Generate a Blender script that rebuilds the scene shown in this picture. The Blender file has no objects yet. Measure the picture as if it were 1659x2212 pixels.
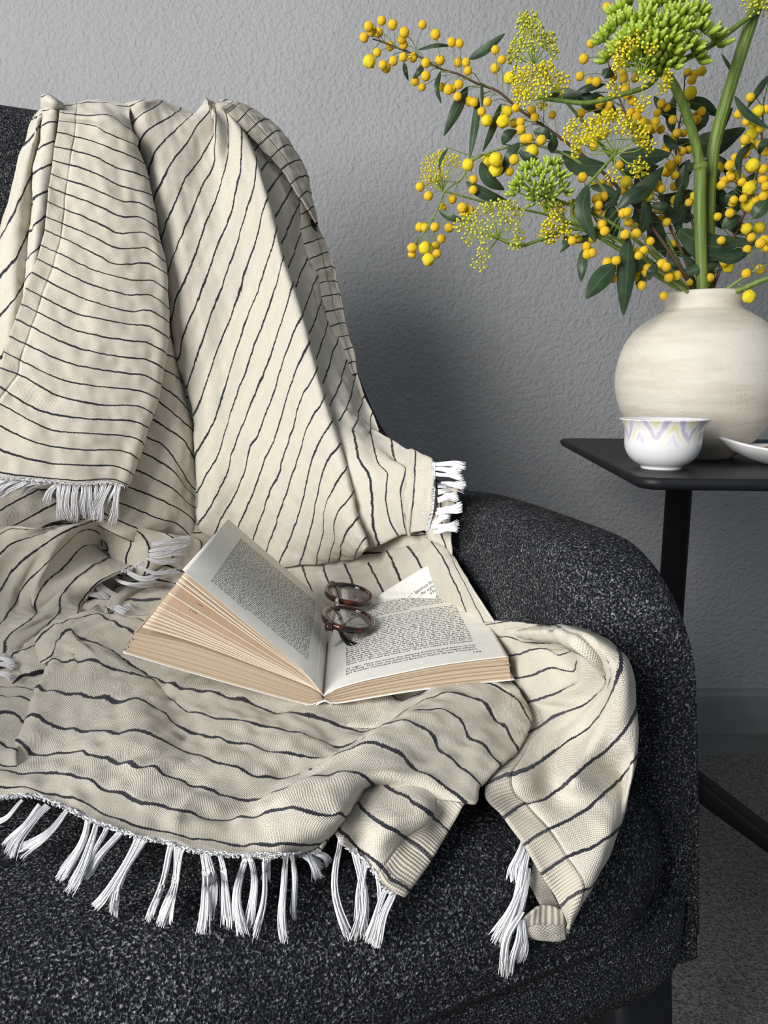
import bpy, bmesh, math, random
import numpy as np
from mathutils import Vector, Matrix, noise
random.seed(7)
SC = bpy.context.scene
COL = SC.collection
PI = math.pi

# ------------------------------------------------------------------ camera
FPX, CX, CY, CAMH = 1600.0, 829.5, 1106.0, 0.66
PITCH = math.atan((1106 - 830) / 1600.0)
cam_d = bpy.data.cameras.new('camera')
cam_d.sensor_fit = 'VERTICAL'
cam_d.sensor_height = 36.0
cam_d.sensor_width = 27.0
cam_d.lens = FPX / 2212.0 * 36.0
cam_d.clip_start = 0.01
cam = bpy.data.objects.new('camera', cam_d)
cam.location = (0, 0, CAMH)
cam.rotation_euler = (PI / 2 - PITCH, 0, 0)
COL.objects.link(cam)
SC.camera = cam

# ------------------------------------------------------------------ world and daylight
w = bpy.data.worlds.new('world')
SC.world = w
w.use_nodes = True
wb = w.node_tree.nodes['Background']
wb.inputs[0].default_value = (0.80, 0.90, 1.0, 1)
wb.inputs[1].default_value = 0.29

def area(name, loc, target, sx, sy, power, color):
    d = bpy.data.lights.new(name, 'AREA')
    d.shape = 'RECTANGLE'; d.size = sx; d.size_y = sy
    d.energy = power; d.color = color
    o = bpy.data.objects.new(name, d)
    o.location = loc
    o.rotation_euler = (Vector(target) - Vector(loc)).to_track_quat('-Z', 'Y').to_euler()
    COL.objects.link(o)
    return o
# daylight of the tall window beside and a little behind the photographer, on the left
area('window_daylight', (-1.34, -0.92, 1.22), (-0.05, 0.70, 0.72), 1.05, 1.45, 80.0, (1.0, 0.98, 0.955))

SC.view_settings.view_transform = 'Standard'
SC.view_settings.look = 'None'
SC.view_settings.exposure = 0.0
SC.view_settings.gamma = 1.0
SC.view_settings.use_curve_mapping = False

# ------------------------------------------------------------------ helpers
cP, sP = math.cos(PITCH), math.sin(PITCH)
def ray(u, v):
    r = (u - CX) / FPX; t = (CY - v) / FPX
    return (r, cP + t * sP, -sP + t * cP)
def atY(u, v, Y):
    d = ray(u, v); k = Y / d[1]
    return Vector((d[0] * k, Y, CAMH + d[2] * k))
def atZ(u, v, z):
    d = ray(u, v); k = (z - CAMH) / d[2]
    return Vector((d[0] * k, d[1] * k, z))

def tag(o, label=None, cat=None, group=None, kind=None):
    if label: o['label'] = label
    if cat: o['category'] = cat
    if group: o['group'] = group
    if kind: o['kind'] = kind
    return o
def empty(name, loc=(0, 0, 0), rz=0.0, label=None, cat=None, group=None):
    o = bpy.data.objects.new(name, None)
    o.empty_display_size = 0.05
    o.location = loc; o.rotation_euler = (0, 0, rz)
    COL.objects.link(o)
    return tag(o, label, cat, group)
def obj(name, me, mat, parent=None, world=False, smooth=True):
    """link a mesh; world=True means the vertices are in world space although it has a parent"""
    o = bpy.data.objects.new(name, me)
    COL.objects.link(o)
    if mat and not me.materials:
        me.materials.append(mat)
    if smooth and len(me.polygons):
        me.polygons.foreach_set('use_smooth', [True] * len(me.polygons))
    if parent:
        o.parent = parent
        if world:
            root = parent
            M = Matrix.Identity(4)
            chain = []
            while root:
                chain.append(root); root = root.parent
            for q in reversed(chain):
                M = M @ (q.matrix_parent_inverse @ q.matrix_basis)
            o.matrix_parent_inverse = M.inverted()
    return o
def mesh(name, verts, faces):
    me = bpy.data.meshes.new(name)
    me.from_pydata([tuple(v) for v in verts], [], faces)
    me.update()
    return me
class MB:
    """collects shapes for one mesh"""
    def __init__(s): s.v = []; s.f = []
    def add(s, vs, fs):
        n = len(s.v)
        s.v += [tuple(x) for x in vs]
        s.f += [tuple(i + n for i in q) for q in fs]
    def grid(s, P, close_u=False, close_v=False):
        """P[i][j] grid of points"""
        n = len(P); m = len(P[0])
        vs = [p for row in P for p in row]
        fs = []
        for i in range(n if close_u else n - 1):
            for j in range(m if close_v else m - 1):
                a = i * m + j; b = i * m + (j + 1) % m
                c = ((i + 1) % n) * m + (j + 1) % m; d = ((i + 1) % n) * m + j
                fs.append((a, b, c, d))
        s.add(vs, fs)
    def tube(s, pts, rad, seg=6, cap=True):
        pts = [Vector(p) for p in pts]
        n = len(pts)
        if not hasattr(rad, '__len__'): rad = [rad] * n
        rings = []
        prev = None
        for i, p in enumerate(pts):
            t = (pts[min(i + 1, n - 1)] - pts[max(i - 1, 0)])
            if t.length < 1e-9: t = Vector((0, 0, 1))
            t.normalize()
            if prev is None:
                a = t.orthogonal().normalized()
            else:
                a = prev - t * prev.dot(t)
                if a.length < 1e-6: a = t.orthogonal()
                a.normalize()
            prev = a
            b = t.cross(a)
            rings.append([p + (a * math.cos(2 * PI * k / seg) + b * math.sin(2 * PI * k / seg)) * rad[i] for k in range(seg)])
        n0 = len(s.v)
        s.grid(rings, close_v=True)
        if cap:
            s.f.append(tuple(n0 + k for k in range(seg))[::-1])
            s.f.append(tuple(n0 + (n - 1) * seg + k for k in range(seg)))
    def box(s, c, d, M=None):
        vs = []
        for x in (-1, 1):
            for y in (-1, 1):
                for z in (-1, 1):
                    p = Vector((x * d[0] / 2, y * d[1] / 2, z * d[2] / 2))
                    if M: p = M @ p
                    vs.append(p + Vector(c))
        s.add(vs, [(0, 1, 3, 2), (4, 6, 7, 5), (0, 4, 5, 1), (2, 3, 7, 6), (0, 2, 6, 4), (1, 5, 7, 3)])
    def ball(s, c, r, nu=8, nv=6, sc=(1, 1, 1)):
        rows = []
        for i in range(1, nv):
            th = PI * i / nv
            rows.append([(c[0] + r * sc[0] * math.sin(th) * math.cos(2 * PI * k / nu), c[1] + r * sc[1] * math.sin(th) * math.sin(2 * PI * k / nu), c[2] + r * sc[2] * math.cos(th)) for k in range(nu)])
        n0 = len(s.v)
        s.grid(rows, close_v=True)
        a = len(s.v); s.v.append((c[0], c[1], c[2] + r * sc[2])); s.v.append((c[0], c[1], c[2] - r * sc[2]))
        for k in range(nu):
            s.f.append((a, n0 + k, n0 + (k + 1) % nu))
            s.f.append((a + 1, n0 + (nv - 2) * nu + (k + 1) % nu, n0 + (nv - 2) * nu + k))
    def lathe(s, prof, seg=48, c=(0, 0, 0)):
        rows = [[(c[0] + r * math.cos(2 * PI * k / seg), c[1] + r * math.sin(2 * PI * k / seg), c[2] + z) for k in range(seg)] for r, z in prof]
        s.grid(rows, close_v=True)
    def build(s, name, mat, parent=None, world=False, smooth=True, fix=True):
        me = mesh(name, s.v, s.f)
        if fix:
            bm = bmesh.new(); bm.from_mesh(me)
            bmesh.ops.remove_doubles(bm, verts=bm.verts, dist=1e-6)
            bmesh.ops.recalc_face_normals(bm, faces=bm.faces)
            bm.to_mesh(me); bm.free()
        return obj(name, me, mat, parent, world, smooth)
def catmull(P, n, closed=False):
    """n samples through the control rows P (k x d), chord-length parametrised"""
    P = np.asarray(P, float)
    k = len(P)
    if k == 1: return np.repeat(P, n, 0)
    d = np.sqrt(np.maximum(((P[1:] - P[:-1]) ** 2).sum(1), 1e-12)) ** 0.5
    t = np.concatenate([[0], np.cumsum(d)])
    return spl(t, P, np.linspace(0, t[-1], n))
def spl(t, P, x):
    """cubic hermite with finite difference tangents through (t, P) at x"""
    t = np.asarray(t, float); P = np.asarray(P, float); x = np.asarray(x, float)
    k = len(t)
    sh = P.shape[1:]
    P2 = P.reshape(k, -1)
    if k == 2:
        a = ((x - t[0]) / (t[1] - t[0]))[:, None]
        return (P2[0] * (1 - a) + P2[1] * a).reshape((len(x),) + sh)
    sl = (P2[1:] - P2[:-1]) / (t[1:] - t[:-1])[:, None]
    h = (t[1:] - t[:-1])[:, None]
    m = np.zeros_like(P2)
    m[1:-1] = (sl[:-1] * h[1:] + sl[1:] * h[:-1]) / (h[1:] + h[:-1])
    m[0] = sl[0]; m[-1] = sl[-1]
    i = np.clip(np.searchsorted(t, x, side='right') - 1, 0, k - 2)
    H = (t[i + 1] - t[i])[:, None]
    a = ((x - t[i])[:, None]) / H
    h00 = 2 * a ** 3 - 3 * a ** 2 + 1; h10 = a ** 3 - 2 * a ** 2 + a
    h01 = -2 * a ** 3 + 3 * a ** 2; h11 = a ** 3 - a ** 2
    return (h00 * P2[i] + h10 * H * m[i] + h01 * P2[i + 1] + h11 * H * m[i + 1]).reshape((len(x),) + sh)

# ------------------------------------------------------------------ material helpers
class MT:
    def __init__(s, name, rough=0.6, spec=0.3, color=(0.5, 0.5, 0.5)):
        s.m = bpy.data.materials.new(name); s.m.use_nodes = True
        s.t = s.m.node_tree; s.b = s.t.nodes['Principled BSDF']
        s.b.inputs['Roughness'].default_value = rough
        s.b.inputs['Specular IOR Level'].default_value = spec
        s.b.inputs['Base Color'].default_value = (*color, 1)
    def n(s, typ, **kw):
        nd = s.t.nodes.new('ShaderNode' + typ)
        for k, v in kw.items():
            if k.startswith('i_'): nd.inputs[k[2:].replace('_', ' ')].default_value = v
            elif k.startswith('x'): nd.inputs[int(k[1:])].default_value = v
            else: setattr(nd, k, v)
        return nd
    def l(s, a, b): s.t.links.new(a, b)
    def coord(s, kind='Object'):
        return s.n('TexCoord').outputs[kind]
    def map(s, vec, scale=(1, 1, 1), rot=(0, 0, 0), loc=(0, 0, 0)):
        nd = s.n('Mapping'); nd.inputs['Scale'].default_value = scale; nd.inputs['Rotation'].default_value = rot; nd.inputs['Location'].default_value = loc
        s.l(vec, nd.inputs['Vector']); return nd.outputs[0]
    def noise(s, vec, scale, detail=3, rough=0.5, out='Fac', dist=0.0):
        nd = s.n('TexNoise'); nd.inputs['Scale'].default_value = scale; nd.inputs['Detail'].default_value = detail
        nd.inputs['Roughness'].default_value = rough; nd.inputs['Distortion'].default_value = dist
        if vec is not None: s.l(vec, nd.inputs['Vector'])
        return nd.outputs[out]
    def voro(s, vec, scale, feature='F1', out='Distance', rnd=1.0):
        nd = s.n('TexVoronoi'); nd.feature = feature; nd.inputs['Scale'].default_value = scale; nd.inputs['Randomness'].default_value = rnd
        s.l(vec, nd.inputs['Vector']); return nd.outputs[out]
    def math(s, op, a, b=None, c=None, clamp=False):
        nd = s.n('Math', operation=op); nd.use_clamp = clamp
        for i, x in enumerate((a, b, c)):
            if x is None: continue
            if isinstance(x, (int, float)): nd.inputs[i].default_value = x
            else: s.l(x, nd.inputs[i])
        return nd.outputs[0]
    def ramp(s, fac, stops):
        nd = s.n('ValToRGB'); cr = nd.color_ramp
        while len(cr.elements) < len(stops): cr.elements.new(0.5)
        for e, (p, c) in zip(cr.elements, stops):
            e.position = p; e.color = (*c, 1) if hasattr(c, '__len__') else (c, c, c, 1)
        s.l(fac, nd.inputs[0]); return nd.outputs[0]
    def mix(s, fac, a, b, blend='MIX'):
        nd = s.n('Mix', data_type='RGBA', blend_type=blend)
        for i, x in ((0, fac), (6, a), (7, b)):
            if isinstance(x, (int, float)): nd.inputs[i].default_value = x
            elif isinstance(x, tuple): nd.inputs[i].default_value = (*x, 1)
            else: s.l(x, nd.inputs[i])
        return nd.outputs[2]
    def color(s, c): s.l(c, s.b.inputs['Base Color'])
    def bump(s, h, strength=0.5, dist=0.002):
        nd = s.n('Bump'); nd.inputs['Strength'].default_value = strength; nd.inputs['Distance'].default_value = dist
        s.l(h, nd.inputs['Height'])
        s.l(nd.outputs[0], s.b.inputs['Normal']); return nd
    def sep(s, vec):
        nd = s.n('SeparateXYZ'); s.l(vec, nd.inputs[0]); return nd.outputs

# ------------------------------------------------------------------ structure: wall, skirting, floor
WALL_Y = 1.34
def m_wall():
    m = MT('grey_stucco', 0.9, 0.15)
    c = m.coord()
    n1 = m.noise(c, 140, 2, 0.5)
    n2 = m.noise(c, 330, 2, 0.55)
    n3 = m.noise(c, 3.2, 2)
    h = m.math('ADD', m.math('MULTIPLY', m.ramp(n1, [(0.28, 0.0), (0.72, 1.0)]), 0.8), m.math('MULTIPLY', n2, 0.4))
    col = m.ramp(n3, [(0.3, (0.325, 0.328, 0.335)), (0.7, (0.365, 0.368, 0.375))])
    m.color(m.mix(m.ramp(n2, [(0.35, 0.0), (0.7, 0.35)]), col, (0.39, 0.39, 0.395)))
    m.bump(h, 0.7, 0.0034)
    return m.m
def m_plain(name, col, rough=0.5, spec=0.4):
    return MT(name, rough, spec, col).m
M_WALL = m_wall()
m = MB(); m.box((0.2, WALL_Y + 0.05, 1.25), (4.4, 0.1, 2.5))
tag(m.build('wall_back', M_WALL, smooth=False), 'grey stucco wall behind the armchair', kind='structure')
mb_ = MT('skirting_paint', 0.55, 0.35)
mb_.color(mb_.ramp(mb_.noise(mb_.coord(), 9, 3), [(0.3, (0.20, 0.20, 0.20)), (0.7, (0.25, 0.25, 0.245))]))
m = MB()
prof = [(0, 0), (-0.014, 0), (-0.014, 0.076), (-0.010, 0.083), (-0.002, 0.086), (0, 0.086)]
m.grid([[(x, WALL_Y + a, b) for a, b in prof] for x in (-2.0, 2.4)])
tag(m.build('baseboard_back', mb_.m, smooth=False), 'low grey skirting board along the wall', kind='structure')
mf = MT('floor_stone', 0.55, 0.3)
mf.color(mf.ramp(mf.noise(mf.coord(), 6, 4), [(0.3, (0.15, 0.15, 0.145)), (0.7, (0.19, 0.187, 0.18))]))
m = MB(); m.box((0.2, -0.2, -0.05), (4.4, 3.3, 0.1))
tag(m.build('floor', mf.m, smooth=False), kind='structure')
# rug: a low pile carpet whose far edge runs along the wall
mr = MT('rug_pile', 0.95, 0.1)
c = mr.coord()
f1 = mr.noise(c, 330, 3, 0.6); f2 = mr.noise(c, 120, 3, 0.6); f3 = mr.noise(c, 5, 2)
mr.color(mr.mix(mr.ramp(f2, [(0.35, 0.0), (0.65, 1.0)]), mr.ramp(f1, [(0.32, (0.05, 0.048, 0.045)), (0.68, (0.27, 0.262, 0.25))]),
                mr.ramp(f1, [(0.3, (0.10, 0.097, 0.093)), (0.7, (0.33, 0.32, 0.305))])))
mr.bump(mr.math('ADD', f1, mr.math('MULTIPLY', f2, 1.2)), 0.9, 0.004)
m = MB()
X0, X1, Y0, Y1, hh = -1.7, 1.5, -1.0, 1.232, 0.010
m.grid([[(X0, Y, 0.0), (X0, Y, hh * .7), (X0 + .006, Y, hh), (X1 - .006, Y, hh), (X1, Y, hh * .7), (X1, Y, 0.0)] for Y in (Y0, Y1 - .006)])
m.grid([[(X0, Y1 - .006, hh), (X1, Y1 - .006, hh)], [(X0, Y1, hh * .6), (X1, Y1, hh * .6)], [(X0, Y1, 0), (X1, Y1, 0)]])
tag(m.build('rug', mr.m, smooth=False), 'dark grey flecked low pile rug under the armchair', 'rug')

# ------------------------------------------------------------------ armchair
CH = Vector((-0.21, 0.57, 0)); CA = math.radians(24)
CR = Vector((math.cos(CA), math.sin(CA), 0)); CF = Vector((math.sin(CA), -math.cos(CA), 0))
def m_boucle():
    m = MT('charcoal_boucle', 0.95, 0.12)
    c = m.coord()
    n1 = m.noise(c, 800, 2, 0.6, dist=0.5)
    n2 = m.noise(c, 380, 2, 0.5)
    n3 = m.noise(c, 22, 3, 0.5)
    fl = m.ramp(n1, [(0.40, (0.005, 0.006, 0.008)), (0.53, (0.026, 0.028, 0.032)), (0.62, (0.16, 0.165, 0.17)), (0.71, (0.46, 0.46, 0.47))])
    dk = m.ramp(n1, [(0.42, (0.005, 0.006, 0.008)), (0.59, (0.026, 0.028, 0.032)), (0.72, (0.17, 0.17, 0.18))])
    m.color(m.mix(m.ramp(m.math('ADD', m.math('MULTIPLY', n2, 0.6), m.math('MULTIPLY', n3, 0.4)), [(0.38, 0.0), (0.62, 1.0)]), dk, fl))
    m.bump(m.math('ADD', n1, m.math('MULTIPLY', n2, 0.7)), 0.9, 0.0016)
    return m.m
M_BOUCLE = m_boucle()
M_BLACKWOOD = m_plain('black_stained_wood', (0.006, 0.007, 0.009), 0.55, 0.25)
chair = empty('armchair', CH, CA, 'charcoal boucle armchair with curved back, draped with a striped blanket', 'armchair')
# shell: path of (r, y, top, thick, lean), front of the arm on camera right -> round the back -> other arm
half = [(0.303, -0.302, 0.566, 0.060, -0.10), (0.318, -0.20, 0.567, 0.062, -0.06), (0.331, -0.06, 0.565, 0.062, 0.02),
        (0.316, 0.05, 0.566, 0.062, 0.07), (0.283, 0.13, 0.615, 0.064, 0.08), (0.250, 0.205, 0.745, 0.066, 0.08), (0.222, 0.262, 0.890, 0.068, 0.08),
        (0.176, 0.298, 0.943, 0.07, 0.10), (0.10, 0.318, 0.952, 0.072, 0.12), (0.0, 0.325, 0.953, 0.072, 0.12)]
path = half + [(-a, b, c_, d, e) for a, b, c_, d, e in half[-2::-1]]
S = catmull(path, 1400)
_a = np.concatenate([[0], np.cumsum(np.linalg.norm(np.diff(S[:, :2], axis=0), axis=1))])
_e = 0.1 * np.linspace(0, 1, 26)[:-1] ** 2.0
_q = np.concatenate([_e, np.linspace(0.1, _a[-1] - 0.1, 100), (_a[-1] - _e)[::-1]])
S = np.stack([np.interp(_q, _a, S[:, i]) for i in range(5)], 1)
xy = S[:, :2]
tan = np.stack([np.gradient(xy[:, 0], _q), np.gradient(xy[:, 1], _q)], 1); tan /= np.linalg.norm(tan, axis=1)[:, None]
nrm = np.stack([-tan[:, 1], tan[:, 0]], 1) * -1
if nrm[74, 1] < 0: nrm = -nrm
arc = np.concatenate([[0], np.cumsum(np.linalg.norm(np.diff(xy, axis=0), axis=1))])
def rnd(e, r): 
    e = min(max(e, 0.0), r); return 1 - math.sqrt(max(0.0, 1 - ((r - e) / r) ** 2))
def shell_rows(sel):
    rows = []
    for i in sel:
        e = min(arc[i], arc[-1] - arc[i])
        x, y, top, th, ln = S[i]
        top -= 0.060 * rnd(e, 0.060); bot = 0.286 + 0.012 * rnd(e, 0.03)
        thn = max(th * (1 - rnd(e, 0.055)), 0.0008)
        pr = []
        r_ = thn / 2
        zs = [bot, bot + .02] + list(np.linspace(bot + 0.05, top - 0.045, 12)) + [top - 0.035]
        for z in zs: pr.append((-thn, z))
        for k in range(1, 14):
            a = PI * k / 14
            ca = math.cos(a)
            pr.append((-r_ - r_ * math.copysign(abs(ca) ** 0.72, ca), top - 0.035 + 0.035 * math.sin(a) ** 0.55))
        for z in zs[::-1]: pr.append((0.0, z))
        row = []
        for o_, z in pr:
            puff = 0.006 * math.sin(PI * min(max((z - 0.3) / (top - 0.3), 0), 1)) * (1 if o_ == 0.0 else -1) * (thn / max(th, 1e-6))
            off = o_ + puff + ln * (z - 0.42)
            row.append((x + nrm[i][0] * off, y + nrm[i][1] * off, z))
        rows.append(row)
    return rows
m = MB(); m.grid(shell_rows(range(0, 150)), close_v=True)
shell = m.build('shell', M_BOUCLE, chair)
# piping seam that follows the outer front edge of each arm
for sgn in (1, -1):
    rows = shell_rows([3] if sgn == 1 else [146])
    pts = [Vector(p) for p in rows[0]][-16:-1]
    m = MB(); m.tube(pts, 0.0022, 6)
    m.build('piping', M_BOUCLE, shell)
def rrect(hx, y0, y1, r, n=8):
    pts = []
    for cx_, cy_, a0 in ((hx - r, y1 - r, 0), (-hx + r, y1 - r, PI / 2), (-hx + r, y0 + r, PI), (hx - r, y0 + r, 1.5 * PI)):
        for k in range(n + 1):
            a = a0 + PI / 2 * k / n
            pts.append((cx_ + r * math.cos(a), cy_ + r * math.sin(a)))
    return pts
def slab(m, hx, y0, y1, r, prof, crown=0.0, n=8, bulge_front=0.0):
    """rounded-rectangle cushion: prof = [(inset, z)...] from bottom to top, then rings to the centre"""
    def ring(ins, z, k=1.0):
        P = []
        cyy = (y0 + y1) / 2
        for x, y in rrect(hx - ins, y0 + ins, y1 - ins, max(r - ins * .6, 0.01), n):
            yy = y
            if bulge_front and y < cyy:
                yy = y - bulge_front * (1 - (x / hx) ** 2) * (cyy - y) / (cyy - y0)
            P.append((x * k, cyy + (yy - cyy) * k, z))
        return P
    rings = [ring(prof[0][0], prof[0][1], 0.02)] + [ring(a, z) for a, z in prof]
    a, z = prof[-1]
    for k in (0.93, 0.84, 0.7, 0.5, 0.3, 0.12, 0.001):
        rings.append(ring(a, z + crown * (1 - k * k), k))
    m.grid(rings, close_v=True)
m = MB()
slab(m, 0.318, -0.312, 0.24, 0.045, [(0.03, 0.282), (0.008, 0.288), (0.0, 0.305), (0.0, 0.345), (0.012, 0.352)], 0, bulge_front=0.012)
m.build('seat_base', M_BOUCLE, chair)
m = MB()
slab(m, 0.300, -0.326, 0.235, 0.085, [(0.03, 0.343), (0.010, 0.347), (0.001, 0.362), (-0.003, 0.38), (0.0, 0.398), (0.008, 0.412), (0.020, 0.423), (0.04, 0.430)], 0.008, n=12, bulge_front=0.014)
cush = m.build('seat_cushion', M_BOUCLE, chair)
m = MB()
ring = []
for x, y in rrect(0.299, -0.325, 0.234, 0.085, 12):
    cyy = (-0.326 + 0.235) / 2
    ring.append((x * 1.004, y - (0.014 * (1 - (x / 0.300) ** 2) * (cyy - y) / (cyy + 0.326) if y < cyy else 0) - 0.001, 0.364))
m.tube(ring + ring[:1], 0.0020, 6, cap=False)
m.build('cushion_piping', M_BOUCLE, cush)
for sx in (1, -1):
    for sy in (-1, 1):
        m = MB()
        top = Vector((sx * 0.288, -0.262 if sy < 0 else 0.19, 0.30)); bot = Vector((sx * 0.312, -0.292 if sy < 0 else 0.27, 0.0105))
        M_ = Matrix.Rotation(0, 3, 'Z')
        rings = []
        for k in range(5):
            a = k / 4; p = top.lerp(bot, a); hw = 0.026 * (1 - a) + 0.013 * a
            rings.append([p + Vector((x * hw, y * hw, 0)) for x, y in rrect(1, -1, 1, 0.35, 3)])
        m.grid(rings, close_v=True)
        n0 = len(rings[0])
        m.f.append(tuple(range(n0))); m.f.append(tuple(range(4 * n0, 5 * n0))[::-1])
        m.build('leg', M_BLACKWOOD, chair)

# ------------------------------------------------------------------ side table
TZ = 0.575
TA = math.radians(-5)
tb = empty('side_table', (0.42, 1.0, 0), TA, 'matt black side table with a round post beside the armchair', 'table')
M_TABLE = MT('matt_black_lacquer', 0.5, 0.32, (0.009, 0.010, 0.012)).m
m = MB()
c_, s_ = math.cos(-TA), math.sin(-TA)
def tl(x, y):
    dx, dy = x - 0.42, y - 1.0
    return (dx * c_ - dy * s_, dx * s_ + dy * c_)
cn = tl(0.232, 0.676); fn = tl(0.282, 1.19)
tx0 = (cn[0] + fn[0]) / 2; ty0, ty1 = cn[1], fn[1]
tx1 = tx0 + 0.42
def rr2(x0, x1, y0, y1, r, n=8):
    P = []
    for cx_, cy_, a0 in ((x1 - r, y1 - r, 0), (x0 + r, y1 - r, PI / 2), (x0 + r, y0 + r, PI), (x1 - r, y0 + r, 1.5 * PI)):
        for k in range(n + 1):
            a = a0 + PI / 2 * k / n
            P.append((cx_ + r * math.cos(a), cy_ + r * math.sin(a)))
    return P
rings = []
for ins, z in ((0.2, -0.0125), (0.012, -0.0125), (0.004, -0.011), (0.0008, -0.008), (0.0, -0.005), (0.0008, -0.0018), (0.003, 0.0), (0.2, 0.0)):
    rings.append([(x, y, TZ + z) for x, y in rr2(tx0 + ins, tx1 - ins, ty0 + ins, ty1 - ins, max(0.022 - ins, 0.004))])
m.grid(rings, close_v=True)
n_ = len(rings[0]); m.f.append(tuple(range(n_))); m.f.append(tuple(range(7 * n_, 8 * n_))[::-1])
top_o = m.build('tabletop', M_TABLE, tb, smooth=False)
for p_ in top_o.data.polygons: p_.use_smooth = abs(p_.normal.z) < 0.98
px, py = tl(0.402, 1.0)
m = MB(); m.lathe([(0.0002, TZ - 0.0125), (0.045, TZ - 0.0125), (0.045, TZ - 0.016), (0.0172, TZ - 0.018), (0.0172, 0.06), (0.0165, 0.055), (0.0002, 0.055)], 32, (px, py, 0))
m.build('post', M_TABLE, tb)
for k in range(4):
    a = math.radians(-42 + 90 * k)
    d = Vector((math.cos(a), math.sin(a), 0)); sd = Vector((-d.y, d.x, 0))
    ln = 0.30 if k in (0, 3) else 0.17
    p0 = Vector((px, py, 0.125)); p1 = Vector((px, py, 0.018)) + d * ln
    rings = []
    for q in range(5):
        t = q / 4; p = p0.lerp(p1, t); hw = 0.013; hh = 0.019 * (1 - t) + 0.0075 * t
        rings.append([p + sd * x * hw + Vector((0, 0, y * hh)) for x, y in rrect(1, -1, 1, 0.3, 2)])
    m = MB(); m.grid(rings, close_v=True)
    n0 = len(rings[0]); m.f.append(tuple(range(n0))); m.f.append(tuple(range(4 * n0, 5 * n0))[::-1])
    m.build('foot', M_TABLE, tb)

# ------------------------------------------------------------------ vase
VY = 0.885
vc = atY(1510, 800, VY); vc.z = TZ
def prof_from_px(pts, cu, Y):
    return [((cu - u) * Y_scale(u, v, Y), atY(cu, v, Y).z - TZ) for u, v in pts]
def Y_scale(u, v, Y):
    return abs(atY(u + 0.5, v, Y).x - atY(u - 0.5, v, Y).x)
outer = prof_from_px([(1424, 634), (1422, 639), (1424.5, 646), (1430, 660), (1430, 668), (1414, 678), (1392, 693), (1372, 710), (1356, 732), (1344, 762), (1337.5, 795), (1338, 832), (1348, 870), (1366, 905), (1392, 940), (1424, 968), (1434, 976)], 1510, VY)
zb = outer[-1][1]; zt = outer[0][1]
outer = [(r, (z - zb) * zt / (zt - zb)) for r, z in outer]
mv = MT('raw_cream_stoneware', 0.62, 0.3)
c = mv.coord()
band = mv.noise(mv.map(c, (2.0, 2.0, 9.0), (0.5, 0.35, 0)), 5, 4, 0.6)
spk = mv.voro(c, 190, 'F1'); patch = mv.noise(c, 22, 2)
mv.color(mv.mix(mv.ramp(band, [(0.42, 0.0), (0.6, 1.0)]), (0.68, 0.64, 0.56), (0.60, 0.55, 0.47)))
pit = mv.math('MULTIPLY', mv.ramp(spk, [(0.10, 1.0), (0.22, 0.0)]), mv.ramp(patch, [(0.56, 0.0), (0.64, 1.0)]))
wv = mv.noise(mv.map(c, (1.2, 1.2, 7.0), (0.55, 0.4, 0)), 9, 3, 0.6)
mv.bump(mv.math('ADD', mv.math('ADD', mv.math('MULTIPLY', pit, 0.9), mv.math('MULTIPLY', wv, 1.0)), mv.math('MULTIPLY', mv.noise(c, 260, 3), 0.25)), 0.35, 0.003)
vase = empty('vase', vc, 0, 'round cream stoneware vase holding the yellow flowers', 'vase')
m = MB()
inner = [(outer[0][0] - 0.003, outer[0][1] + 0.0006), (outer[0][0] - 0.006, outer[0][1] - 0.003), (outer[3][0] - 0.006, outer[3][1]), (outer[8][0] - .007, outer[8][1]), (outer[11][0] - .008, outer[11][1]), (outer[14][0] - .008, outer[14][1]), (0.03, 0.012), (0.0003, 0.012)]
fine = catmull(outer[3:], 60).tolist()
m.lathe([(0.0003, 0.0008), (0.036, 0.0008), (outer[-1][0] - 0.002, 0.0)] + [tuple(p) for p in fine[::-1]] + outer[2::-1] + inner, 72)
m.build('body', mv.m, vase)

# ------------------------------------------------------------------ tea cup
CYY = 0.757
cc = atY(1431, 960, CYY); cc.z = TZ
mc = MT('marbled_porcelain', 0.12, 0.5)
c = mc.coord()
xyz = mc.sep(c)
ang = mc.math('ARCTAN2', xyz[0], mc.math('MULTIPLY', xyz[1], -1.0))
# combed chevrons: feathered yellow and mauve strokes round the upper half of the bowl
tri = mc.math('ABSOLUTE', mc.math('SUBTRACT', mc.math('FRACT', mc.math('ADD', mc.math('MULTIPLY', ang, 1.15), 0.12)), 0.5))
hz = mc.math('MULTIPLY', xyz[2], 38.0)
ph = mc.math('ADD', mc.math('SUBTRACT', hz, mc.math('MULTIPLY', tri, 2.1)), mc.math('MULTIPLY', mc.noise(c, 40, 2), 0.9))
fr = mc.math('FRACT', ph)
fade = mc.math('MULTIPLY', mc.ramp(xyz[2], [(0.024, 0.0), (0.034, 1.0)]), mc.ramp(mc.noise(c, 34, 2), [(0.36, 0.0), (0.5, 1.0)]))
yel = mc.math('MULTIPLY', mc.ramp(fr, [(0.0, 0.0), (0.08, 1.0), (0.27, 1.0), (0.36, 0.0)]), fade)
mau = mc.math('MULTIPLY', mc.ramp(fr, [(0.45, 0.0), (0.55, 1.0), (0.74, 0.9), (0.86, 0.0)]), fade)
outm = mc.n('Attribute'); outm.attribute_name = 'outside'
k1 = mc.mix(mc.math('MULTIPLY', mc.math('MULTIPLY', yel, outm.outputs['Fac']), 0.75), (0.80, 0.80, 0.815), (0.80, 0.74, 0.30))
k2 = mc.mix(mc.math('MULTIPLY', mc.math('MULTIPLY', mau, outm.outputs['Fac']), 0.72), k1, (0.42, 0.34, 0.50))
mc.color(k2)
cup = empty('tea_cup', cc, 0, 'small white porcelain tea cup with yellow and mauve marbling', 'cup')
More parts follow.
